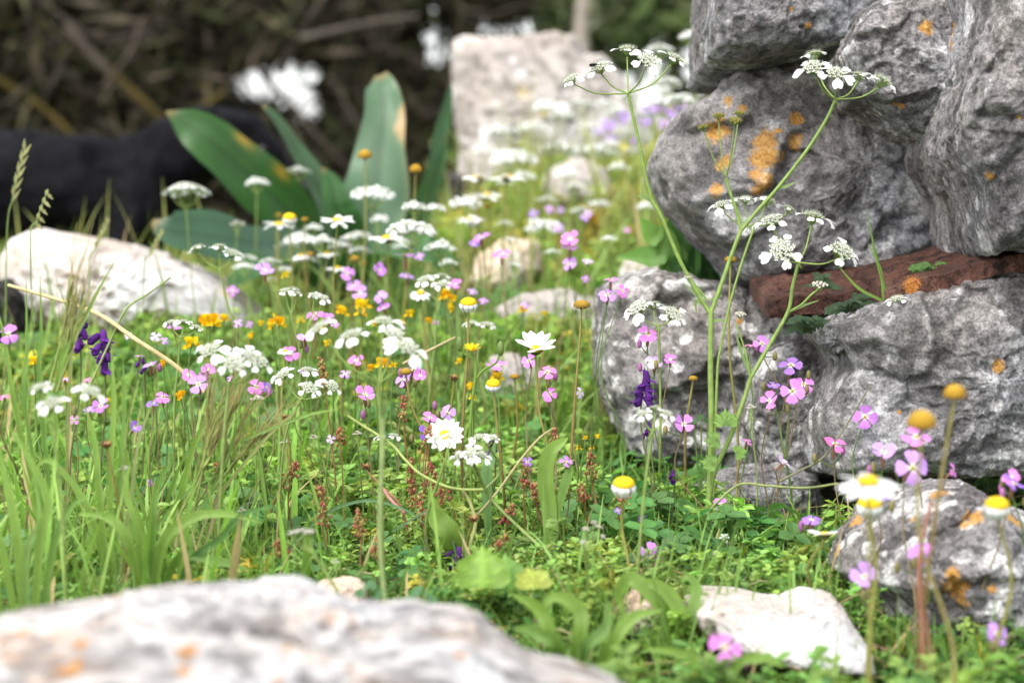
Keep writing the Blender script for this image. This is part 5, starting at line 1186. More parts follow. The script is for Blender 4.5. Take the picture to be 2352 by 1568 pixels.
vetch(1045, 1285, 72, 1.27, 8, 'withered dark purple vetch hanging beside the heart shaped leaves', dark=True)
vetch(1548, 1095, 40, 1.36, 5, 'small drooping dusky vetch under the blotched wall stone', dark=True)
vetch(1132, 1020, 54, 1.34, 6, 'dusky maroon vetch head behind the little umbels', dark=True)
vetch(975, 1245, 34, 1.28, 4, 'tiny withered vetch low in the ground leaves', dark=True)
vetch(330, 838, 40, 1.5, 5, 'short purple vetch by the lilac flower and straw', dark=False)
vetch(1487, 985, 44, 1.42, 4, 'faint purple vetch tip under the deep purple spike', dark=True)
# yellow ray flower with side buds
yb = base_for(1090, 1.34, 0, RS); yr = empty('yellow_composite', yb); tag(yr, 'yellow dandelion like flower with green side buds, white petals behind', 'yellow wildflower')
mb = MB(); v, f = tube(crom([yb, P(1080, 1000, 1.34), P(1093, 850, 1.34), P(1085, 812, 1.34)], 7), .0011, .0009); mb.add(v, f, GREEN)
for pts in ([(1095, 868), (1110, 850), (1140, 832), (1150, 800)], [(1090, 825), (1066, 812), (1056, 790)]):
    v, f = tube(crom([P(*p, 1.34) for p in pts], 5), .0009, .0006); mb.add(v, f, GREEN)
    e = P(*pts[-1], 1.34); v, f = ball(.0022, e, 8, 6, 2.2); mb.add(v, f, (.13, .2, .05))
mb.build('stem', M_STEM, yr)
for k in range(11):
    a = k * math.tau / 11; v, f, U, Vv = petal(1, .34, [.5, .9, 1, 1, .85], r0=.05, notch=.08, nu=6, nv=4); mb = MB(); v = rotx(v, math.radians(38 + RS.normal() * 9)); v = rotz(v, a); v = (v * 24 * 1.34 / FX) @ basis(tilt_n(12)).T + P(1084, 806, 1.34); mb.add(v, f, (.82, .58, .02)); mb.build('petal', M_PETAL, yr)
# ---- red sorrel spikes
def sorrel(x, y, h, d, red=1.0):
    base = base_for(x, d, RS.normal() * .006, RS); root = empty('sorrel_spike', base); tag(root, None, 'sorrel spike', 'reddish sorrel spikes')
    top = P(x, y - h / 2, d); q = crom(stem_pts(top, base, .003, RS), 8); mb = MB(); v, f = tube(q, .0006, .0004, 4); mb.add(v, f, (.3, .12, .06)); mb.build('stem', M_STEM, root)
    mb = MB(); L = h * d / FX; bb = ball(1, n=5, m=4)
    for k in range(int(34 + h * .5)):
        t_ = RS.uniform(); p = top - np.array([0, 0, L * t_]); i = int(np.abs(q[:, 2] - p[2]).argmin()); p[:2] = q[i, :2]
        p = p + RS.normal(size=3) * np.array([.0016, .0016, .001]) * (.5 + t_); c = np.array([(.36, .10, .08), (.38, .20, .09), (.28, .27, .08)][int(RS.integers(3) * red) if red == 1 else int(RS.integers(3))])
        mb.add(bb[0] * np.array([.0009, .0009, .0011]) * RS.uniform(.7, 1.2) + p, bb[1], c * RS.uniform(.7, 1.2))
    mb.build('seed_cluster', M_DISC, root); REG.append((root, x, y, 'reddish sorrel spike'))
for a in [(945, 1110, 110, 1.32), (990, 1090, 60, 1.33), (962, 1170, 60, 1.31), (735, 850, 60, 1.42), (925, 940, 60, 1.4), (1210, 1090, 60, 1.33), (1273, 1010, 50, 1.35), (1355, 1070, 60, 1.33), (820, 1200, 60, 1.26), (740, 1180, 50, 1.27), (640, 1260, 40, 1.22), (730, 1130, 30, 1.3), (1175, 1180, 44, 1.3), (1335, 1130, 40, 1.3), (985, 1000, 40, 1.36), (1015, 1130, 34, 1.31), (1440, 1140, 30, 1.3), (865, 1260, 40, 1.24), (500, 1080, 30, 1.33), (780, 1000, 40, 1.36), (1230, 1130, 40, 1.31), (1160, 1250, 40, 1.25), (680, 1080, 40, 1.32)]:
    sorrel(*a)
# ================================================================ broad leaved bulb plant behind the meadow
QB = np.array([P(790, 600, 2.4)[0], 2.4, g1(P(790, 600, 2.4)[0], 2.4)])
sq_ = empty('broad_leaved_plant', QB); tag(sq_, 'large plant with long glossy strap leaves in front of the dark trees', 'plant')
def strap(pts, wid, c, d0, nrm=(0, -1, .35), fold=.18, wave=0.1, edge=None, seed=0, label=None, spots=()):
    n = len(pts); q = [QB + np.array([0, 0, .01])] + [P(x, y, d) for x, y, d in pts]
    v, f, U, Vv = ribbon(q, wid, nrm, fold, 10, wave, seed, 9)
    cc = np.outer(1 - .25 * np.exp(-(Vv / .12) ** 2) + .15 * np.abs(Vv) ** 3, c)
    st = (1 + .07 * np.sin(Vv * 40) + .16 * perlin(np.stack([Vv * 7, U * 5, U * 0 + seed], 1)))[:, None]; cc = cc * st
    kt = np.clip((U - .90 + .05 * perlin(np.stack([Vv * 3, U * 9, U * 0 + seed], 1))) / .06, 0, 1)[:, None] * .7; cc = cc * (1 - kt) + np.array((.22, .15, .06)) * kt
    if edge:
        uu = (U - edge[0]) / (edge[1] - edge[0]); k = np.clip((Vv * edge[2] - .95 + .5 * np.sin(np.clip(uu, 0, 1) * math.pi) * (1 + .5 * perlin(np.stack([U * 16, Vv * 2, U * 0], 1)))) / .18, 0, 1)[:, None] * .85; cc = cc * (1 - k) + np.array((.42, .28, .13)) * k
    for (u0, v0, r) in spots:
        k = (np.exp(-(((U - u0) / r) ** 2 + ((Vv - v0) / (r * 5)) ** 2)))[:, None]; cc = cc * (1 - k * .8) + np.array((.42, .25, .03)) * k * .8
    mb = MB(); mb.add(v, f, cc); o = mb.build('leaf', M_GLOSS, sq_)
    if label: o['label'] = label
k24 = 2.4 / FX
strap([(690, 520, 2.35), (590, 420, 2.32), (490, 330, 2.3), (430, 285, 2.3), (382, 256, 2.3)], [.02, .055, .062, .058, .034, .003], (.028, .085, .018), 2.3, (0.25, -1, .4), .15, .22, seed=1, label='dark green slanting leaf with yellow stained edge', spots=[(.52, .9, .035), (.36, .85, .03)])
strap([(760, 520, 2.42), (725, 420, 2.42), (680, 345, 2.42), (630, 268, 2.42), (600, 240, 2.42)], [.02, .03, .03, .022, .012, .002], (.05, .10, .045), 2.4, (.8, -.8, .1), .25, .1, seed=2)
strap([(850, 520, 2.38), (866, 440, 2.38), (872, 350, 2.39), (884, 262, 2.40), (878, 205, 2.42), (874, 172, 2.44)], [.03, .066, .072, .058, .044, .036, .014], (.085, .155, .085), 2.4, (-.05, -1, .25), .12, .30, edge=(.52, .74, 1), seed=3, label='upright pale green leaf with scorched brown edge')
strap([(930, 520, 2.5), (985, 420, 2.52), (1012, 300, 2.54), (1030, 220, 2.55), (1036, 190, 2.56)], [.02, .035, .032, .022, .012, .002], (.045, .11, .04), 2.5, (.8, -.7, .1), .3, .1, seed=4)
strap([(940, 540, 2.44), (975, 470, 2.45), (1000, 390, 2.45), (1030, 300, 2.45)], [.02, .03, .028, .016, .002], (.06, .13, .05), 2.45, (.9, -.5, .1), .3, .1, seed=9)
strap([(700, 575, 2.3), (600, 560, 2.22), (500, 545, 2.18), (400, 530, 2.15), (350, 510, 2.15)], [.03, .055, .06, .062, .045, .006], (.040, .090, .048), 2.2, (0, -.85, .6), .12, .1, seed=5, label='low grey green leaf arching over behind the white rock')
strap([(800, 540, 2.3), (775, 480, 2.28), (760, 420, 2.28), (740, 385, 2.28)], [.02, .035, .033, .02, .002], (.04, .11, .03), 2.3, (.2, -1, .3), .2, .1, seed=6)
strap([(880, 580, 2.25), (960, 570, 2.2), (1010, 590, 2.2), (1040, 630, 2.2)], [.02, .05, .045, .03, .004], (.05, .13, .035), 2.2, (0, -.7, .8), .2, .1, seed=7)
strap([(640, 600, 2.2), (560, 640, 2.15), (520, 660, 2.12)], [.02, .04, .03, .003], (.04, .11, .03), 2.2, (0, -.5, .9), .2, .1, seed=8)
# ================================================================ meadow cover
class Proto:
    def __init__(s): s.v = []; s.f = []; s.c = []; s.n = 0
    def add(s, v, f, c):
        c = np.asarray(c, float); c = np.tile(c, (len(v), 1)) if c.ndim == 1 else c
        f = np.asarray(f); 
        if f.shape[1] == 3: f = np.concatenate([f, f[:, 2:3]], 1)
        s.v.append(v); s.f.append(f + s.n); s.c.append(c); s.n += len(v)
    def fin(s): s.V = np.concatenate(s.v); s.F = np.concatenate(s.f); s.C = np.concatenate(s.c); return s
LV = np.array([[0, 0, 0], [-.36, .32, .07], [-.34, .74, .08], [0, 1, .0], [.34, .74, .08], [.36, .32, .07]]); LF = np.array([[0, 1, 2, 3], [0, 3, 4, 5]])
def leaflet(pr, pos, n, ang, L, W, c):
    v = LV * np.array([W, L, L]); v = rotz(v, ang) @ basis(n).T + pos; pr.add(v, LF, np.outer([.8, .95, 1, 1.1, 1, .95], c))
def proto(kind, rg):
    pr = Proto()
    if kind == 'clover':
        for k in range(rg.integers(5, 8)):
            a = rg.uniform(0, 6.28); r = rg.uniform(.3, 1.1); h = rg.uniform(.4, 1.5); e = np.array([math.cos(a) * r, math.sin(a) * r, h])
            v, f = tube([(0, 0, 0), e * .5 + np.array([0, 0, .1]), e], .03, .02, 3); pr.add(v, f, (.12, .2, .05))
            nn = np.array([math.cos(a) * .4, math.sin(a) * .4, 1]) + rg.normal(size=3) * .25
            for j in range(3): leaflet(pr, e, nn, j * 2.09 + a, .42, .42, (.06, .16, .045))
    elif kind == 'pinnate':
        for k in range(rg.integers(4, 7)):
            a = rg.uniform(0, 6.28); L = rg.uniform(.8, 1.5); el = rg.uniform(.5, 1.3); dr = np.array([math.cos(a) * math.cos(el), math.sin(a) * math.cos(el), math.sin(el)]); q = crom([(0, 0, 0), dr * L * .6, dr * L + np.array([dr[0], dr[1], -.2]) * .3], 3)
            v, f = tube(q, .022, .012, 3); pr.add(v, f, (.12, .2, .05))
            for i in range(1, len(q)):
                T = q[i] - q[i - 1]; T /= np.linalg.norm(T); sd = np.cross(T, [0, 0, 1.0]); sd /= np.linalg.norm(sd) + 1e-6; up = np.cross(sd, T)
                for s_ in (-1, 1):
                    v = LV * np.array([.22, .32, .32]); M = np.stack([T, sd * s_, up], 1); pr.add(v @ M.T + q[i], LF, (.09, .20, .05))
    elif kind == 'chick':
        for k in range(rg.integers(4, 8)):
            a = rg.uniform(0, 6.28); r = rg.uniform(.2, .9); h = rg.uniform(.6, 1.7); q = crom([(0, 0, 0), (math.cos(a) * r * .6, math.sin(a) * r * .6, h * .5), (math.cos(a) * r, math.sin(a) * r, h)], 3)
            v, f = tube(q, .03, .02, 3); pr.add(v, f, (.16, .22, .06))
            for i in range(1, len(q)):
                for j in range(3 if i < len(q) - 1 else 5):
                    aa = j * 2.1 + i + rg.uniform(0, .5); leaflet(pr, q[i], np.array([math.cos(aa) * -.3, math.sin(aa) * -.3, 1]) + rg.normal(size=3) * .2, aa, .3, .22, (.12, .24, .05) if i < len(q) - 1 else (.17, .30, .07))
    elif kind == 'feather':
        for k in range(rg.integers(5, 8)):
            a = rg.uniform(0, 6.28); L = rg.uniform(.8, 1.6); el = rg.uniform(.5, 1.3); dr = np.array([math.cos(a) * math.cos(el), math.sin(a) * math.cos(el), math.sin(el)]); q = crom([(0, 0, 0), dr * L * .6, dr * L + np.array([dr[0], dr[1], -.3]) * .3], 3)
            v, f = tube(q, .025, .012, 3); pr.add(v, f, (.13, .22, .05))
            for i in range(1, len(q)):
                for j in range(5):
                    e = rg.normal(size=3) * np.array([1, 1, .6]); e /= np.linalg.norm(e); leaflet(pr, q[i], np.cross(e, [0.1, .2, 1]), rg.uniform(0, 6), .26, .07, (.13, .24, .055))
    elif kind == 'round':
        for k in range(rg.integers(4, 7)):
            a = rg.uniform(0, 6.28); r = rg.uniform(.4, 1.1); h = rg.uniform(.3, 1.0); e = np.array([math.cos(a) * r, math.sin(a) * r, h]); v, f = tube([(0, 0, 0), e * .6, e], .03, .02, 3); pr.add(v, f, (.15, .2, .06))
            for j in range(5): leaflet(pr, e, np.array([math.cos(a) * .4, math.sin(a) * .4 - .2, 1]), (j - 2) * .75 + a - 1.57, .46, .46, (.13, .25, .06))
    elif kind == 'tuft':
        for k in range(14):
            a = rg.uniform(0, 6.28); L = rg.uniform(.8, 2.4); ln = rg.uniform(.1, .7); q = crom([(0, 0, 0), (math.cos(a) * L * ln * .4, math.sin(a) * L * ln * .4, L * .6), (math.cos(a) * L * ln, math.sin(a) * L * ln, L * .85)], 3)
            v, f, U, Vv = ribbon(q, [.05, .06, .04, .005], (math.cos(a), math.sin(a), .5), .3, 1, nseg=1); pr.add(v, f, (.11, .22, .045))
    return pr.fin()
rgp = np.random.default_rng(21)
KINDS_ = ['clover', 'pinnate', 'chick', 'feather', 'round', 'tuft']
PROTOS = {k: [proto(k, rgp) for _ in range(4)] for k in KINDS_}
def blocked(x, y, z, rad=0.0):
    p = np.stack([x, y, z], -1); X, Y, D = proj(p); bad = np.zeros(len(x), bool)
    for poly, d, T, clear, V in ROCKS:
        mn = V.min(0); mx = V.max(0); c = (mn + mx) / 2; e = (mx - mn) / 2
        bad |= (((x - c[0]) / (e[0] * .9)) ** 2 + ((y - c[1]) / (e[1] * .9)) ** 2 < 1) & (z < mx[2] - .004)
        if clear:
            bad |= inpoly(X, Y, poly) & (D < d + T) & (D > d - .30) & (Y < poly[:, 1].max() - .22 * (poly[:, 1].max() - poly[:, 1].min()))
    return bad
def scatter(N_, y0, y1, kinds, wts, smin, smax, seed, spread=(.30, .30), ypow=1.0, cmul=(1, 1, 1), hmul=1.0, xlim=None, dry=0.0, low=True, block=True):
    rg = np.random.default_rng(seed); y = y0 + (y1 - y0) * rg.uniform(size=N_) ** ypow
    hw = spread[0] + spread[1] * y; x = rg.uniform(-1, 1, N_) * hw
    if xlim is not None: k = (x > xlim[0] * y) & (x < xlim[1] * y); x = x[k]; y = y[k]
    z = ground(x, y)
    s = rg.uniform(smin, smax, len(x)); ok = ~blocked(x, y, z + s * 1.1) if block else np.ones(len(x), bool); x, y, z, s = x[ok], y[ok], z[ok], s[ok]
    lf = np.clip((y - .93) / .2, .45, 1); s = s * (lf if low else 1)
    fld = perlin(np.stack([x * 6, y * 6, x * 0 + seed], 1)); kk = rg.choice(len(kinds), size=len(x), p=np.array(wts) / sum(wts))
    kk = np.where(fld > .25, 0, np.where(fld < -.3, min(2, len(kinds) - 1), kk)) if len(kinds) > 3 else kk
    VV, FF, CC = [], [], []; off = 0
    for ki, kd in enumerate(kinds):
        for pi_, pr in enumerate(PROTOS[kd]):
            idx = np.where((kk == ki) & (np.arange(len(x)) % 4 == pi_))[0]
            if not len(idx): continue
            a = rg.uniform(0, 6.28, len(idx)); ca, sa = np.cos(a), np.sin(a); sc_ = s[idx]
            v = pr.V; X = (v[None, :, 0] * ca[:, None] - v[None, :, 1] * sa[:, None]) * sc_[:, None] + x[idx][:, None]
            Y = (v[None, :, 0] * sa[:, None] + v[None, :, 1] * ca[:, None]) * sc_[:, None] + y[idx][:, None]
            tl = rg.normal(size=(len(idx), 2)) * .25
            Z = v[None, :, 2] * sc_[:, None] * hmul; X = X + Z * tl[:, :1]; Y = Y + Z * tl[:, 1:]; Z = Z + z[idx][:, None] - .002
            VV.append(np.stack([X, Y, Z], -1).reshape(-1, 3)); n = len(v)
            FF.append((pr.F[None] + (np.arange(len(idx)) * n)[:, None, None] + off).reshape(-1, 4)); off += n * len(idx)
            tint = rg.uniform(.7, 1.3, (len(idx), 1)) * np.array(cmul) * (1 + rg.normal(size=(len(idx), 3)) * .08)
            yel = (rg.uniform(size=(len(idx), 1)) < .03 + dry); tint = np.where(yel, tint * np.array([2.0, 1.15, .8]), tint)
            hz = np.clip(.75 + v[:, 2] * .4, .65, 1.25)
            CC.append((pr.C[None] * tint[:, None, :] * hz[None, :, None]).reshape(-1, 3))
    return np.concatenate(VV), np.concatenate(FF), np.clip(np.concatenate(CC), 0, 1)
mb = MB()
for a in [dict(N_=950, y0=.90, y1=1.0, kinds=KINDS_, wts=[2, 2, 3, 2, 3, 1], smin=.018, smax=.032, seed=37, xlim=(.0, .30), cmul=(1.2, 1.1, 1.0), low=False, block=False),
          dict(N_=900, y0=1.28, y1=1.62, kinds=KINDS_, wts=[2, 2, 3, 3, 1, 3], smin=.020, smax=.034, seed=38, xlim=(.02, .17), cmul=(1.5, 1.35, 1.15)),
          dict(N_=2600, y0=1.32, y1=2.15, kinds=KINDS_, wts=[1, 2, 3, 3, .6, 3], smin=.020, smax=.032, seed=36, spread=(.16, .26), cmul=(1.5, 1.3, 1.1)),
          dict(N_=10500, y0=.93, y1=1.8, kinds=KINDS_, wts=[2, 2, 3, 3, 1.5, 2.5], smin=.009, smax=.022, seed=31, spread=(.16, .26), cmul=(1.4, 1.22, 1.05), dry=.02),
          dict(N_=5200, y0=1.75, y1=2.5, kinds=KINDS_, wts=[1, 2, 3, 3, 1, 5], smin=.014, smax=.028, seed=32, spread=(.16, .26), cmul=(1.7, 1.4, 1.2), dry=.05),
          dict(N_=3600, y0=2.5, y1=4.2, kinds=['tuft', 'feather', 'chick'], wts=[4, 2, 2], smin=.022, smax=.042, seed=33, spread=(.1, .30), cmul=(2.1, 1.5, 1.3), dry=.2),
          dict(N_=2600, y0=4.2, y1=9.5, kinds=['tuft', 'chick'], wts=[4, 2], smin=.05, smax=.11, seed=34, spread=(.1, .30), cmul=(1.2, .9, .9), dry=.15)]:
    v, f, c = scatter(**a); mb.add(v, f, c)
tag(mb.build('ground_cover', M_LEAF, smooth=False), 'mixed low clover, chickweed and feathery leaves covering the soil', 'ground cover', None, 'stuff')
print('cover verts', mb.n)
# loose grass blades
def blades(N_, y0, y1, lmin, lmax, seed, xr, wmin=.0016, wmax=.0045, col=(.13, .25, .04), bend=.5, dens=None):
    rg = np.random.default_rng(seed); y = rg.uniform(y0, y1, N_); x = rg.uniform(xr[0], xr[1], N_) * y
    if dens: k = rg.uniform(size=N_) < dens(x / y, y); x, y = x[k], y[k]
    z = ground(x, y); L = rg.uniform(lmin, lmax, len(x)) * rg.uniform(.5, 1, len(x)); ok = ~blocked(x, y, z + L * .5); x, y, z, L = x[ok], y[ok], z[ok], L[ok]
    n = len(x); a = rg.uniform(0, 6.28, n); b = rg.uniform(.05, 1, n) ** 1.6 * bend * 1.6; w_ = rg.uniform(wmin, wmax, n)
    t = np.linspace(0, 1, 8); ang = b[:, None] * t[None] ** 1.4 * 1.3 + rg.uniform(0, .35, n)[:, None]
    dx = np.sin(ang); dz = np.cos(ang); hx = np.cumsum(dx, 1) / 8 * L[:, None]; hz = np.cumsum(dz, 1) / 8 * L[:, None]
    hx -= hx[:, :1]; hz -= hz[:, :1]
    tw = rg.uniform(-.8, .8, n); sa = a + 1.57 + tw
    wid = (w_[:, None] / 2) * np.interp(t, [0, .3, .7, 1], [.7, 1, .8, .05])[None]
    cx = x[:, None] + np.cos(a)[:, None] * hx; cy = y[:, None] + np.sin(a)[:, None] * hx; cz = z[:, None] + hz
    V = np.stack([np.stack([cx + sg * wid * np.cos(sa)[:, None], cy + sg * wid * np.sin(sa)[:, None], cz + (0 if sg else -.15) * wid * (sg == 0)], -1) for sg in (-1, 0, 1)], 2)
    V[:, :, 1, :2] += np.stack([np.cos(a)[:, None] * wid * .35, np.sin(a)[:, None] * wid * .35], -1)
    F = []
    for i in range(7):
        for j in range(2): q = i * 3 + j; F.append((q, q + 1, q + 4, q + 3))
    F = (np.array(F)[None] + (np.arange(n) * 24)[:, None, None]).reshape(-1, 4)
    tint = rg.uniform(.9, 1.75, (n, 1)) * np.array(col) * np.array([1.1, 1, 1.1]); dry = rg.uniform(size=(n, 1)) < .07; tint = np.where(dry, np.array([[.42, .33, .14]]), tint)
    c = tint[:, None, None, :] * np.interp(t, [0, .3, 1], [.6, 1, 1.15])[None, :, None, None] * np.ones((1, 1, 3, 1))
    return V.reshape(-1, 3), F, np.clip(c.reshape(-1, 3), 0, 1)
mb = MB()
left = lambda u, y: np.clip((-.07 - u) / .10, .04, 1)
for a in [(2600, 1.02, 1.9, .04, .13, 41, (-.33, .02), .0010, .0036, (.16, .28, .05), .8, left), (5200, 1.0, 1.9, .025, .09, 42, (-.33, .33), .0007, .0021, (.13, .25, .045), .8, None),
          (1500, 1.7, 2.6, .07, .17, 43, (-.32, .30), .0020, .0040, (.15, .25, .05), .5, None), (2300, 2.3, 4.2, .09, .22, 44, (-.30, .30), .0025, .0050, (.22, .26, .07), .5, None),
          (120, 1.1, 1.7, .09, .15, 45, (-.33, -.08), .0025, .0055, (.15, .30, .04), .35, None)]:
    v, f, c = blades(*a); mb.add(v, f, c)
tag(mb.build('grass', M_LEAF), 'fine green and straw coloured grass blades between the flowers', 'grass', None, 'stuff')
# fallen dry needles and stalks on the soil
rg = np.random.default_rng(55); mb = MB()
for i in range(1500):
    y = rg.uniform(.98, 1.9); x = rg.uniform(-.3, .3) * y; z = g1(x, y) + rg.uniform(.004, .022); a = rg.uniform(0, 3.14); L = rg.uniform(.008, .045)
    e = np.array([math.cos(a) * L, math.sin(a) * L, rg.normal() * .006]); p = np.array([x, y, z])
    v, f = tube([p, p + e * .5 + np.array([0, 0, .002]), p + e], .00045, .0003, 4); mb.add(v, f, np.array([(.34, .24, .12), (.22, .12, .07), (.45, .38, .22)][rg.integers(3)]))
tag(mb.build('dry_litter', M_STEM), 'thin dry stalks lying in the ground cover', 'litter', None, 'stuff')
# ================================================================ single grass tufts, leaves and stalks
def tuft(name, label, x0, d, bl, cat='grass tuft', base=None, mat=None, group=None):
    b = base_for(x0, d, 0, RS) if base is None else base
    r = empty(name, b); tag(r, label, cat, group)
    for (pts, wd, c) in bl:
        q = [P(*p, d) if len(p) == 2 else P(*p) for p in pts]
        if wd[0] > 0: q = [b - np.array([0, 0, .003])] + q
        wd = [abs(w_) * (.7 if cat == 'grass tuft' else .8 if cat == 'weed' and d < 1.3 else 1) for w_ in wd]
        v, f, U, Vv = ribbon(q, wd, (RS.normal() * .4, -1, .3), .25, 4, .06, int(RS.integers(99)), 7)
        mb = MB(); mb.add(v, f, np.outer(.75 + .35 * U - .12 * (np.abs(Vv) < .1), c)); mb.build('leaf', mat or M_LEAF, r)
    return r
def awned_spike(r, pts, d, c=(.22, .27, .07), n=26):
    q = crom([P(*p, d) for p in pts], 10); mb = MB(); v, f = tube(q, .0009, .0005, 5); mb.add(v, f, c); T = (q[-1] - q[0]) / np.linalg.norm(q[-1] - q[0])
    for k in range(n):
        i = int(len(q) * (.35 + .6 * k / n)); i = min(i, len(q) - 1); dr = T * 1.0 + RS.normal(size=3) * .13; dr /= np.linalg.norm(dr)
        v, f, U, Vv = ribbon([q[i], q[i] + dr * .006, q[i] + dr * .011], [.0005, .002, .0004], (RS.normal(), -1, 0), .3, 2); mb.add(v, f, np.array(c) * RS.uniform(.8, 1.3))
        v, f = tube([q[i] + dr * .010, q[i] + dr * .022 + RS.normal(size=3) * .001, q[i] + dr * .036 + RS.normal(size=3) * .003], .00022, .0001, 3); mb.add(v, f, (.40, .33, .13))
    mb.build('seed_spike', M_STEM, r)
G1 = (.22, .36, .06); G2 = (.16, .29, .05)
r = tuft('grass_tuft', 'broad bladed grass tuft with bristly awned heads, green and bronze', 440, 1.28, [([(450, 1200), (520, 1060), (560, 900)], [.003, .004, .003, .0005], G2), ([(400, 1230), (420, 1120), (455, 1000), (515, 930)], [.004, .0065, .006, .004, .0005], G1), ([(480, 1180), (600, 1020), (690, 935)], [.002, .003, .003, .0006], (.26, .28, .08)), ([(350, 1250), (420, 1140), (500, 1090)], [.003, .004, .003, .0005], G2), ([(500, 1150), (520, 980), (540, 860), (535, 780)], [.002, .003, .003, .002, .0004], (.28, .25, .09)), ([(560, 1010), (700, 955), (770, 940)], [-.002, .003, .0006], G1)])
for a in ([(430, 1190), (500, 1080), (560, 960)], [(420, 1200), (480, 1050), (540, 930)], [(400, 1210), (460, 1080), (500, 950)], [(440, 1200), (470, 1050), (478, 900)], [(450, 1180), (540, 1060), (600, 1000)]): awned_spike(r, a, 1.28 + RS.normal() * .01)
r = tuft('grass_tuft', 'tall grass with one long blade leaning across the white rock', 130, 1.22, [([(130, 900), (190, 740), (265, 595)], [.003, .004, .0038, .0004], G1), ([(92, 900), (95, 780), (92, 625)], [.003, .004, .003, .0004], G2), ([(60, 950), (62, 800), (60, 640)], [.003, .0035, .003, .0004], G2), ([(40, 960), (10, 780), (-10, 700)], [.003, .004, .003, .0005], G1), ([(160, 900), (165, 760), (130, 640)], [.002, .003, .002, .0004], (.25, .3, .08))])
for a in ([(120, 900), (150, 800), (170, 690)], [(130, 900), (165, 800), (185, 700)], [(110, 900), (140, 780), (160, 660)]): awned_spike(r, a, 1.22, n=18)
tuft('grass_tuft', 'upright narrow grass clump with pale green soft blades', 250, 1.2, [([(255, 1100), (262, 930), (255, 790)], [.003, .0045, .004, .0005], G1), ([(275, 1100), (285, 950), (283, 820)], [.003, .0035, .003, .0005], G2), ([(230, 1150), (215, 1000), (190, 920)], [.003, .005, .004, .0005], G1), ([(300, 1150), (320, 1010), (360, 900)], [.003, .004, .003, .0005], (.25, .3, .09)), ([(215, 1200), (150, 1090), (95, 1060), (60, 1150)], [.003, .005, .005, .003, .0004], G1)])
tuft('grass_tuft', 'soft grass clump standing at the picture edge behind the mottled rock', 60, 1.08, [([(40, 1250), (20, 1130), (-10, 1000)], [.004, .007, .006, .001], G1), ([(90, 1260), (110, 1150), (60, 1040), (20, 980)], [.004, .007, .006, .004, .001], G1), ([(120, 1270), (160, 1170), (200, 1140)], [.004, .006, .004, .001], G2), ([(60, 1290), (90, 1200), (80, 1090)], [.004, .006, .004, .001], (.2, .33, .07)), ([(10, 1280), (-20, 1200), (-60, 1120)], [.004, .006, .004, .001], G1)])
tuft('grass_tuft', 'leafy grass clump with broad bright blades bending low', 330, 1.14, [([(370, 1260), (440, 1190), (520, 1180), (600, 1200)], [.004, .008, .008, .005, .0008], G1), ([(300, 1260), (250, 1190), (180, 1180)], [.004, .008, .007, .001], G1), ([(350, 1230), (360, 1120), (400, 1050)], [.004, .006, .005, .0006], G2), ([(400, 1290), (500, 1290), (580, 1310)], [.004, .008, .007, .001], G2), ([(320, 1240), (290, 1130), (300, 1060)], [.004, .005, .005, .0006], G1), ([(430, 1300), (500, 1240), (560, 1180), (640, 1160)], [.004, .006, .006, .004, .0006], (.12, .25, .06))])
tuft('grass_plant', 'broad single grass leaf standing up with folded tip near the brown stem', 1265, 1.3, [([(1262, 1190), (1252, 1100), (1262, 1040), (1290, 1015), (1305, 1005)], [.006, .009, .010, .009, .005, .0005], G1), ([(1280, 1190), (1300, 1110), (1310, 1075), (1295, 1060)], [.004, .006, .007, .005, .001], G2)], 'grass leaf')
tuft('grass_plant', 'arching bluish green thread leaf curving over the low plants', 860, 1.28, [([(900, 1220), (1000, 1170), (1040, 1240), (1050, 1330)], [-.0013, .0015, .0014, .0004], (.12, .24, .09)), ([(640, 1330), (720, 1200), (830, 1150), (930, 1170), (985, 1210)], [.0015, .002, .002, .0018, .0015, .0004], (.12, .24, .09))], 'grass leaf')
tuft('grass_plant', 'two narrow green blades growing from the ledge beneath the cracked stone', 2035, 1.40, [([(2040, 690), (2015, 600), (1990, 480)], [-.0022, .002, .0004], G2), ([(2030, 690), (2022, 620), (1995, 560)], [-.002, .002, .0004], G1), ([(2025, 690), (1970, 660), (1925, 610)], [-.002, .002, .0004], G1)], 'grass leaf', base=P(2035, 690, 1.40))
tuft('grass_plant', 'curled narrow leaf rising beside the flat white slab', 1560, 1.12, [([(1520, 1400), (1450, 1330), (1420, 1370), (1440, 1430)], [.004, .008, .008, .006, .001], G1), ([(1570, 1440), (1540, 1370), (1490, 1340), (1470, 1390)], [.004, .008, .008, .005, .001], G1), ([(1580, 1430), (1600, 1350), (1570, 1310)], [.004, .006, .006, .001], (.2, .33, .07))], 'grass leaf')
tuft('leafy_weed', 'soft broad green weed leaves blurred in front between rock and slab', 1310, 1.02, [([(1270, 1480), (1240, 1400), (1170, 1360)], [.004, .009, .009, .001], G1), ([(1330, 1480), (1330, 1400), (1270, 1370), (1240, 1420)], [.004, .009, .009, .006, .001], G1), ([(1290, 1500), (1230, 1450), (1180, 1440)], [.004, .009, .009, .001], G2), ([(1400, 1490), (1450, 1420), (1520, 1400)], [.004, .008, .008, .001], G1), ([(1340, 1500), (1390, 1440), (1400, 1380)], [.004, .008, .007, .001], (.2, .34, .08))], 'weed')
tuft('leafy_weed', 'bright green strappy weed at the bottom beside the slab', 1640, .98, [([(1600, 1540), (1560, 1500), (1480, 1490)], [.003, .006, .006, .001], G1), ([(1680, 1550), (1740, 1510), (1800, 1530)], [.003, .006, .006, .001], G1), ([(1640, 1560), (1650, 1530), (1620, 1510)], [.003, .006, .006, .001], G2)], 'weed')
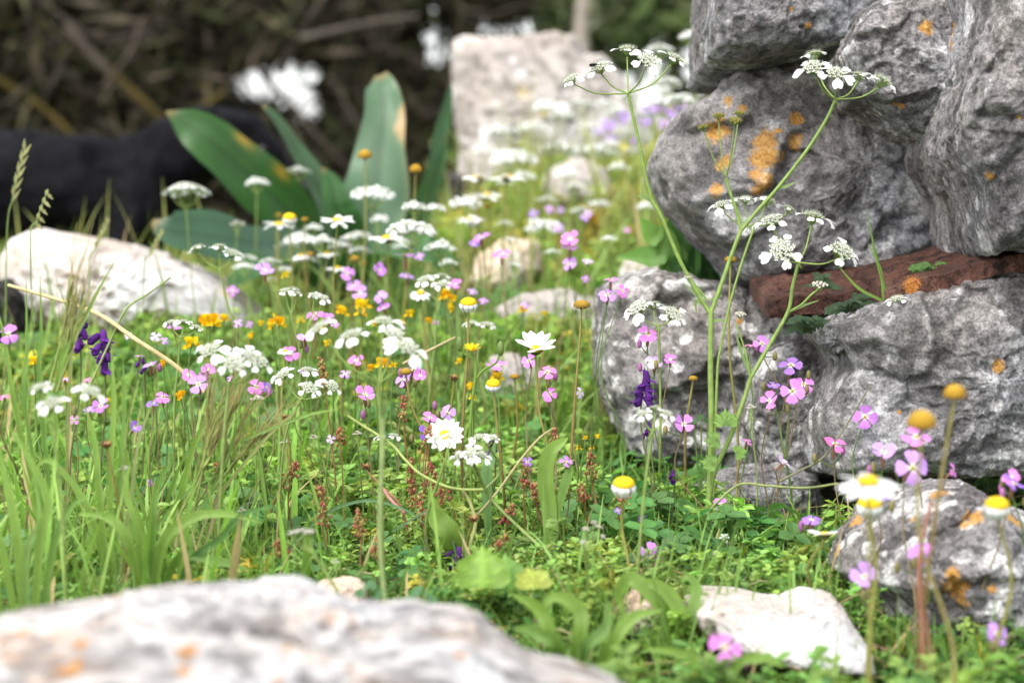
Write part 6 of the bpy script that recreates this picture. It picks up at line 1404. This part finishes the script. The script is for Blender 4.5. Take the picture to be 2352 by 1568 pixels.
tuft('leafy_weed', 'dark green weed with long leaves growing under the overhanging wall stone', 1560, 1.75, [([(1540, 600), (1500, 540), (1470, 500)], [.01, .02, .016, .002], (.16, .32, .05)), ([(1590, 600), (1570, 520), (1545, 470)], [.01, .022, .018, .002], (.08, .2, .04)), ([(1560, 620), (1490, 590), (1420, 590)], [.01, .02, .018, .002], (.14, .3, .05)), ([(1600, 620), (1640, 580), (1670, 600)], [.01, .02, .018, .002], (.05, .14, .03)), ([(1580, 640), (1530, 640), (1480, 660)], [.01, .02, .016, .002], (.06, .16, .03)), ([(1620, 650), (1660, 640), (1700, 660)], [.01, .02, .016, .002], (.05, .12, .03)), ([(1550, 560), (1600, 530), (1615, 560)], [.01, .02, .016, .002], (.1, .24, .05))], 'weed', base=np.array([P(1575, 700, 1.78)[0], 1.78, g1(P(1575, 700, 1.78)[0], 1.78)]))
tuft('lance_leaf', 'upright lance shaped leaf standing before the soft grass', 1050, 1.28, [([(1040, 1240), (1005, 1190), (985, 1125)], [.002, .014, .012, .0006], (.20, .32, .05))], 'leaf')
tuft('lance_leaf', 'narrow pale pointed leaf beneath the small clustered umbel', 1128, 1.32, [([(1120, 1100), (1130, 1060), (1138, 1010)], [.004, .009, .007, .0005], (.16, .3, .09))], 'leaf')
# heart shaped leaves
def heart(x, y, w, h, d, c, az, t, r):
    pr = [.75, 1.0, .98, .82, .9, .6, .45, .15]; v, f, U, Vv = petal(h * d / FX, w * d / FX, pr, nu=14, nv=8, curl=.06, fold=.25, droop=.15)
    v = v @ basis(tilt_n(t, az)).T
    ve = (np.abs(Vv) < .07) | (np.abs((U * 6 - np.abs(Vv) * 1.4) % 1 - .5) < .07); c = np.where(ve[:, None], np.array(c) * 1.35, np.array(c) * (.9 + .2 * U[:, None]))
    mb = MB(); mb.add(v + P(x, y, d), f, c); mb.build('leaf', M_LEAF, r)
hb = base_for(1140, 1.13, 0, RS); hr = empty('heart_leaved_plant', hb); tag(hr, 'low plant with three broad heart shaped veined leaves, one yellowing', 'plant')
heart(1108, 1350, 128, 105, 1.11, (.20, .34, .045), 0, 66, hr); heart(1172, 1356, 84, 92, 1.125, (.17, .32, .06), 15, 68, hr); heart(1228, 1352, 92, 64, 1.11, (.36, .42, .07), 20, 50, hr)
# lobed grey green seedlings in front
for (x, y, w, d, c, lab) in [(40, 1230, 80, 1.15, (.15, .3, .08), 'rounded scalloped leaf cluster in soft focus among grass'), (850, 1350, 70, 1.1, (.10, .22, .08), 'grey green lobed leaf pair touching the mottled rock'), (965, 1365, 74, 1.08, (.12, .26, .10), 'fan shaped lobed seedling behind the mottled rock crest'), (1610, 960, 40, 1.5, (.08, .18, .05), 'small dark scalloped weed under the blotched wall stone')]:
    b = base_for(x, d, 0, RS); r = empty('lobed_leaf_plant', b); tag(r, lab, 'plant')
    for k in range(3):
        mb = MB(); e = P(x + (k - 1) * w * .4, y + abs(k - 1) * w * .25, d)
        for v, f, cc in lobed_leaf(e, w * .38 * d / FX, tilt_n(50, (k - 1) * 30), 0, c, 5): mb.add(v, f, cc)
        v, f = tube(crom([b, (b + e) / 2 + np.array([0, 0, .002]), e], 4), .0006, .0005, 4); mb.add(v, f, GREEN); mb.build('leaf', M_LEAF, r)
# creeping rosettes in the wall crevice
for (x, y, d, lab) in [(1880, 650, 1.50, 'dark scalloped fern like creeper under the cracked wall stone'), (1850, 740, 1.42, 'crinkled grey green creeper hanging below the terracotta tile'), (2130, 615, 1.44, 'little bright green sprig rooted above the terracotta tile'), (1950, 690, 1.42, 'small olive weed beside the chock stone'), (2390, 560, 1.4, 'green sprout at the edge of the upper tile'), (1700, 165, 1.75, 'dark leaf sprig in the hollow under the topmost stone'), (2040, 18, 1.6, 'dark green sprig in the gap above the wedged stone')]:
    b = P(x, y + 25, d); r = empty('crevice_plant', b); tag(r, lab, 'plant', 'small plants rooted in wall cracks'); bright = 'bright' in lab or 'sprout' in lab
    for k in range(12):
        a = RS.uniform(-1.6, 1.6); L = RS.uniform(24, 62) * d / FX; e = b + np.array([math.sin(a) * L, -.02 * RS.uniform(0, 1), math.cos(a) * L * .8]); q = crom([b, (b + e) / 2 + np.array([0, -.008, .004]), e], 4)
        mb = MB(); v, f = tube(q, .0004, .0003, 4); mb.add(v, f, (.12, .18, .05))
        for i in range(1, len(q)):
            for s_ in (-1, 1):
                v, f, U, Vv = petal(.0030, .0024, [.5, 1, .9, .4], nu=2, nv=2); v = rotz(v, s_ * 1.2 + a * -1) @ basis(tilt_n(70)).T + q[i]; mb.add(v, f, np.array((.10, .20, .045) if bright else (.045, .09, .035)) * RS.uniform(.8, 1.3))
        mb.build('frond', M_LEAF, r)
# straw and stalks
def stalk(name, label, pts, r0, r1, c, cat='stalk', group=None):
    q = [P(*p) for p in pts]; o_ = q[0]; v, f = tube(crom(q, 8), r0, r1, 6); mb = MB(); mb.add(v - o_, f, c); o = link(name, mb.mesh(name, M_STEM)); o.location = o_.tolist(); tag(o, label, cat, group); return o
stalk('straw', 'long dry yellow straw slanting across the grass below the white rock', [(20, 655, 1.5), (140, 690, 1.42), (228, 722, 1.36), (310, 778, 1.34), (400, 838, 1.34), (470, 900, 1.34)], .0012, .0017, (.62, .48, .24), 'straw')
stalk('straw', 'short pale straw lying behind small pale stone', [(925, 835, 1.5), (985, 805, 1.5), (1045, 775, 1.52)], .0009, .0008, (.5, .42, .22), 'straw')
stalk('stalk', 'bare curved pink stalk beside the sorrel', [(878, 1120, 1.3), (900, 1150, 1.29), (930, 1178, 1.28)], .0009, .0009, (.5, .2, .2))
stalk('stalk', 'blurred pale green vertical grass stalk over the mottled rock', [(885, 1385, 1.05), (872, 1230, 1.05), (878, 1050, 1.05), (880, 960, 1.05)], .0013, .0010, (.28, .36, .13))
stalk('stalk', 'long thin green grass stem with seed bud crossing the white rock', [(200, 900, 1.35), (250, 790, 1.35), (290, 710, 1.35), (340, 675, 1.35), (392, 637, 1.35)], .0008, .0006, (.25, .33, .10))
stalk('stalk', 'leafless olive twig slanting up before the speckled wall stone', [(1790, 1105, 1.33), (1838, 1080, 1.33), (1900, 1040, 1.34), (1990, 900, 1.34), (1995, 880, 1.34)], .0008, .0004, (.18, .18, .10))
stalk('stalk', 'arched bare green stem near the base of the hairy plant', [(1615, 1190, 1.33), (1650, 1150, 1.33), (1700, 1112, 1.33), (1760, 1115, 1.32), (1850, 1120, 1.30), (1925, 1110, 1.28)], .0009, .0007, (.24, .28, .10))
stalk('stalk', 'thick blurred reddish brown stem rising past two pink blooms', [(2125, 1590, 1.0), (2118, 1440, 1.0), (2110, 1330, 1.0), (2120, 1230, 1.0), (2140, 1150, 1.0)], .0011, .0009, (.34, .15, .09))
stalk('stalk', 'second reddish stem crossing behind the blurred one', [(2145, 1560, 1.03), (2130, 1440, 1.03), (2112, 1300, 1.02)], .0008, .0008, (.34, .16, .10))
for (x, y, h, d, lab) in [(85, 470, 90, 1.6, 'oat like drooping grass spikelets before the black dog'), (220, 540, 70, 1.8, 'thin grass head over the crest of the white rock'), (345, 560, 60, 1.8, 'slender grass spikelet near the low arching leaf'), (30, 400, 130, 1.7, 'bushy blurred grass head reaching up before the dog')]:
    b = base_for(x - 20, d, 0, RS); r = empty('seeding_grass', b); tag(r, lab, 'grass head'); q = crom([b, P(x - 15, y + h * 1.3, d), P(x, y + h * .4, d), P(x + 25, y - h * .4, d)], 8); mb = MB(); v, f = tube(q, .0007, .0004, 4); mb.add(v, f, (.2, .3, .08)); mb.build('stem', M_STEM, r)
    mb = MB()
    for k in range(10):
        i = len(q) - 1 - k; p = q[i]; s_ = 1 if k % 2 else -1; dr = np.array([s_ * .4 + .2, -.1, -.6]) if lab.startswith('oat') else np.array([s_ * .25 + .3, 0, .8]); L = h * .13 * d / FX
        v, f, U, Vv = ribbon([p, p + dr * L, p + dr * L * 2.2], [.0006, .0028, .0004], None, .4, 2); mb.add(v, f, np.array((.34, .34, .13)) * RS.uniform(.7, 1.2))
    mb.build('spikelets', M_LEAF, r)
# two small flies resting on the top umbel
for (x, y, lab) in [(1364, 149, 'tiny black fly on a low tuft of the top umbel'), (1494, 132, 'tiny black fly sitting on the middle tuft of the top umbel')]:
    p = P(x, y, DH - .004); r = empty('fly', p); tag(r, lab, 'fly', 'flies on the umbel'); mb = MB()
    for c_, s_ in (((0, 0, 0), .0011), ((.0014, 0, .0003), .0008), ((-.0016, 0, -.0003), .0013)):
        v, f = ball(s_, np.array(c_) + p, 8, 6, .8); mb.add(v, f, (.012, .012, .014))
    for k in range(6): v, f = tube([p, p + np.array([(k - 2.5) * .0005, -.0012 if k % 2 else .0012, -.0014])], .00012, .0001, 3); mb.add(v, f, (.012, .012, .014))
    mb.build('body', M_DISC, r)
    for s_ in (-1, 1): v, f, U, Vv = petal(.0032, .0015, [.4, .9, 1, .6], nu=3, nv=2); mb = MB(); mb.add(rotz(v, 1.57 + s_ * .35) + p + np.array([0, 0, .0009]), f, (.25, .25, .27)); mb.build('wing', M_LEAF, r)
# ================================================================ labels for the many small flowers: what each stands beside
LM = [(1230, 800, 'the sharp white daisy'), (1076, 696, 'the round yellow dome'), (1336, 702, 'the tall brown seed head'), (1084, 800, 'the yellow ray flower'), (1133, 882, 'the small domed daisy'), (870, 330, 'the upright pale leaf'),
      (500, 380, 'the dark slanting leaf'), (480, 550, 'the low arching leaf'), (250, 620, 'the bright white rock'), (1230, 200, 'the squared pale block'), (1633, 900, 'the hairy green stem'), (1950, 690, 'the terracotta tile'), (2200, 1340, 'the orange lichen rosette'),
      (1790, 1440, 'the flat white slab'), (500, 1400, 'the big mottled rock'), (1480, 890, 'the deep purple vetch'), (870, 790, 'the broad blurred umbel'), (480, 1040, 'the awned grass tuft'), (1150, 1300, 'the heart shaped leaves'), (1995, 1106, 'the large blurred daisy'),
      (1443, 150, 'the top umbel'), (1433, 1112, 'the lone domed daisy'), (235, 800, 'the tall vetch spike'), (228, 722, 'the long straw'), (838, 360, 'the golden ball head'), (1160, 620, 'the creamy rock lump'), (1320, 440, 'the rounded white rock'), (1022, 1000, 'the half covered daisy'),
      (535, 820, 'the large petalled umbel'), (932, 855, 'the brown seed head pair'), (665, 500, 'the blurred domed daisy'), (1500, 400, 'the wedge shaped stone'), (1512, 720, 'the nodding umbel'), (110, 910, 'the soft blurred umbel'), (1820, 890, 'the five headed cluster')]
used = set()
def direction(dx, dy):
    a = math.degrees(math.atan2(-dy, dx)) % 360
    return ['right of', 'above and right of', 'above', 'above and left of', 'left of', 'below and left of', 'below', 'below and right of'][int(((a + 22.5) % 360) // 45)]
for root, x, y, look in REG:
    cand = sorted(LM, key=lambda l: math.hypot(l[0] - x, l[1] - y))[:4]; lab = None
    for q in ('just', 'a little', 'well', 'far'):
        for lx, ly, nm in cand:
            dd = math.hypot(lx - x, ly - y); tier = 'just' if dd < 60 else 'a little' if dd < 130 else 'well' if dd < 260 else 'far'
            if tier != q: continue
            t_ = f"{look} {tier} {direction(x - lx, y - ly)} {nm}"
            if t_ not in used: lab = t_; break
        if lab: break
    if lab is None:
        for nth in ('second', 'third', 'fourth', 'fifth', 'sixth', 'seventh', 'eighth', 'ninth', 'tenth'):
            lx, ly, nm = cand[0]; t_ = f"{nth} {look} {direction(x - lx, y - ly)} {nm}"
            if t_ not in used: lab = t_; break
    lab = lab if len(lab.split()) <= 16 else lab.replace(' facing forward', '')
    used.add(lab); root['label'] = lab
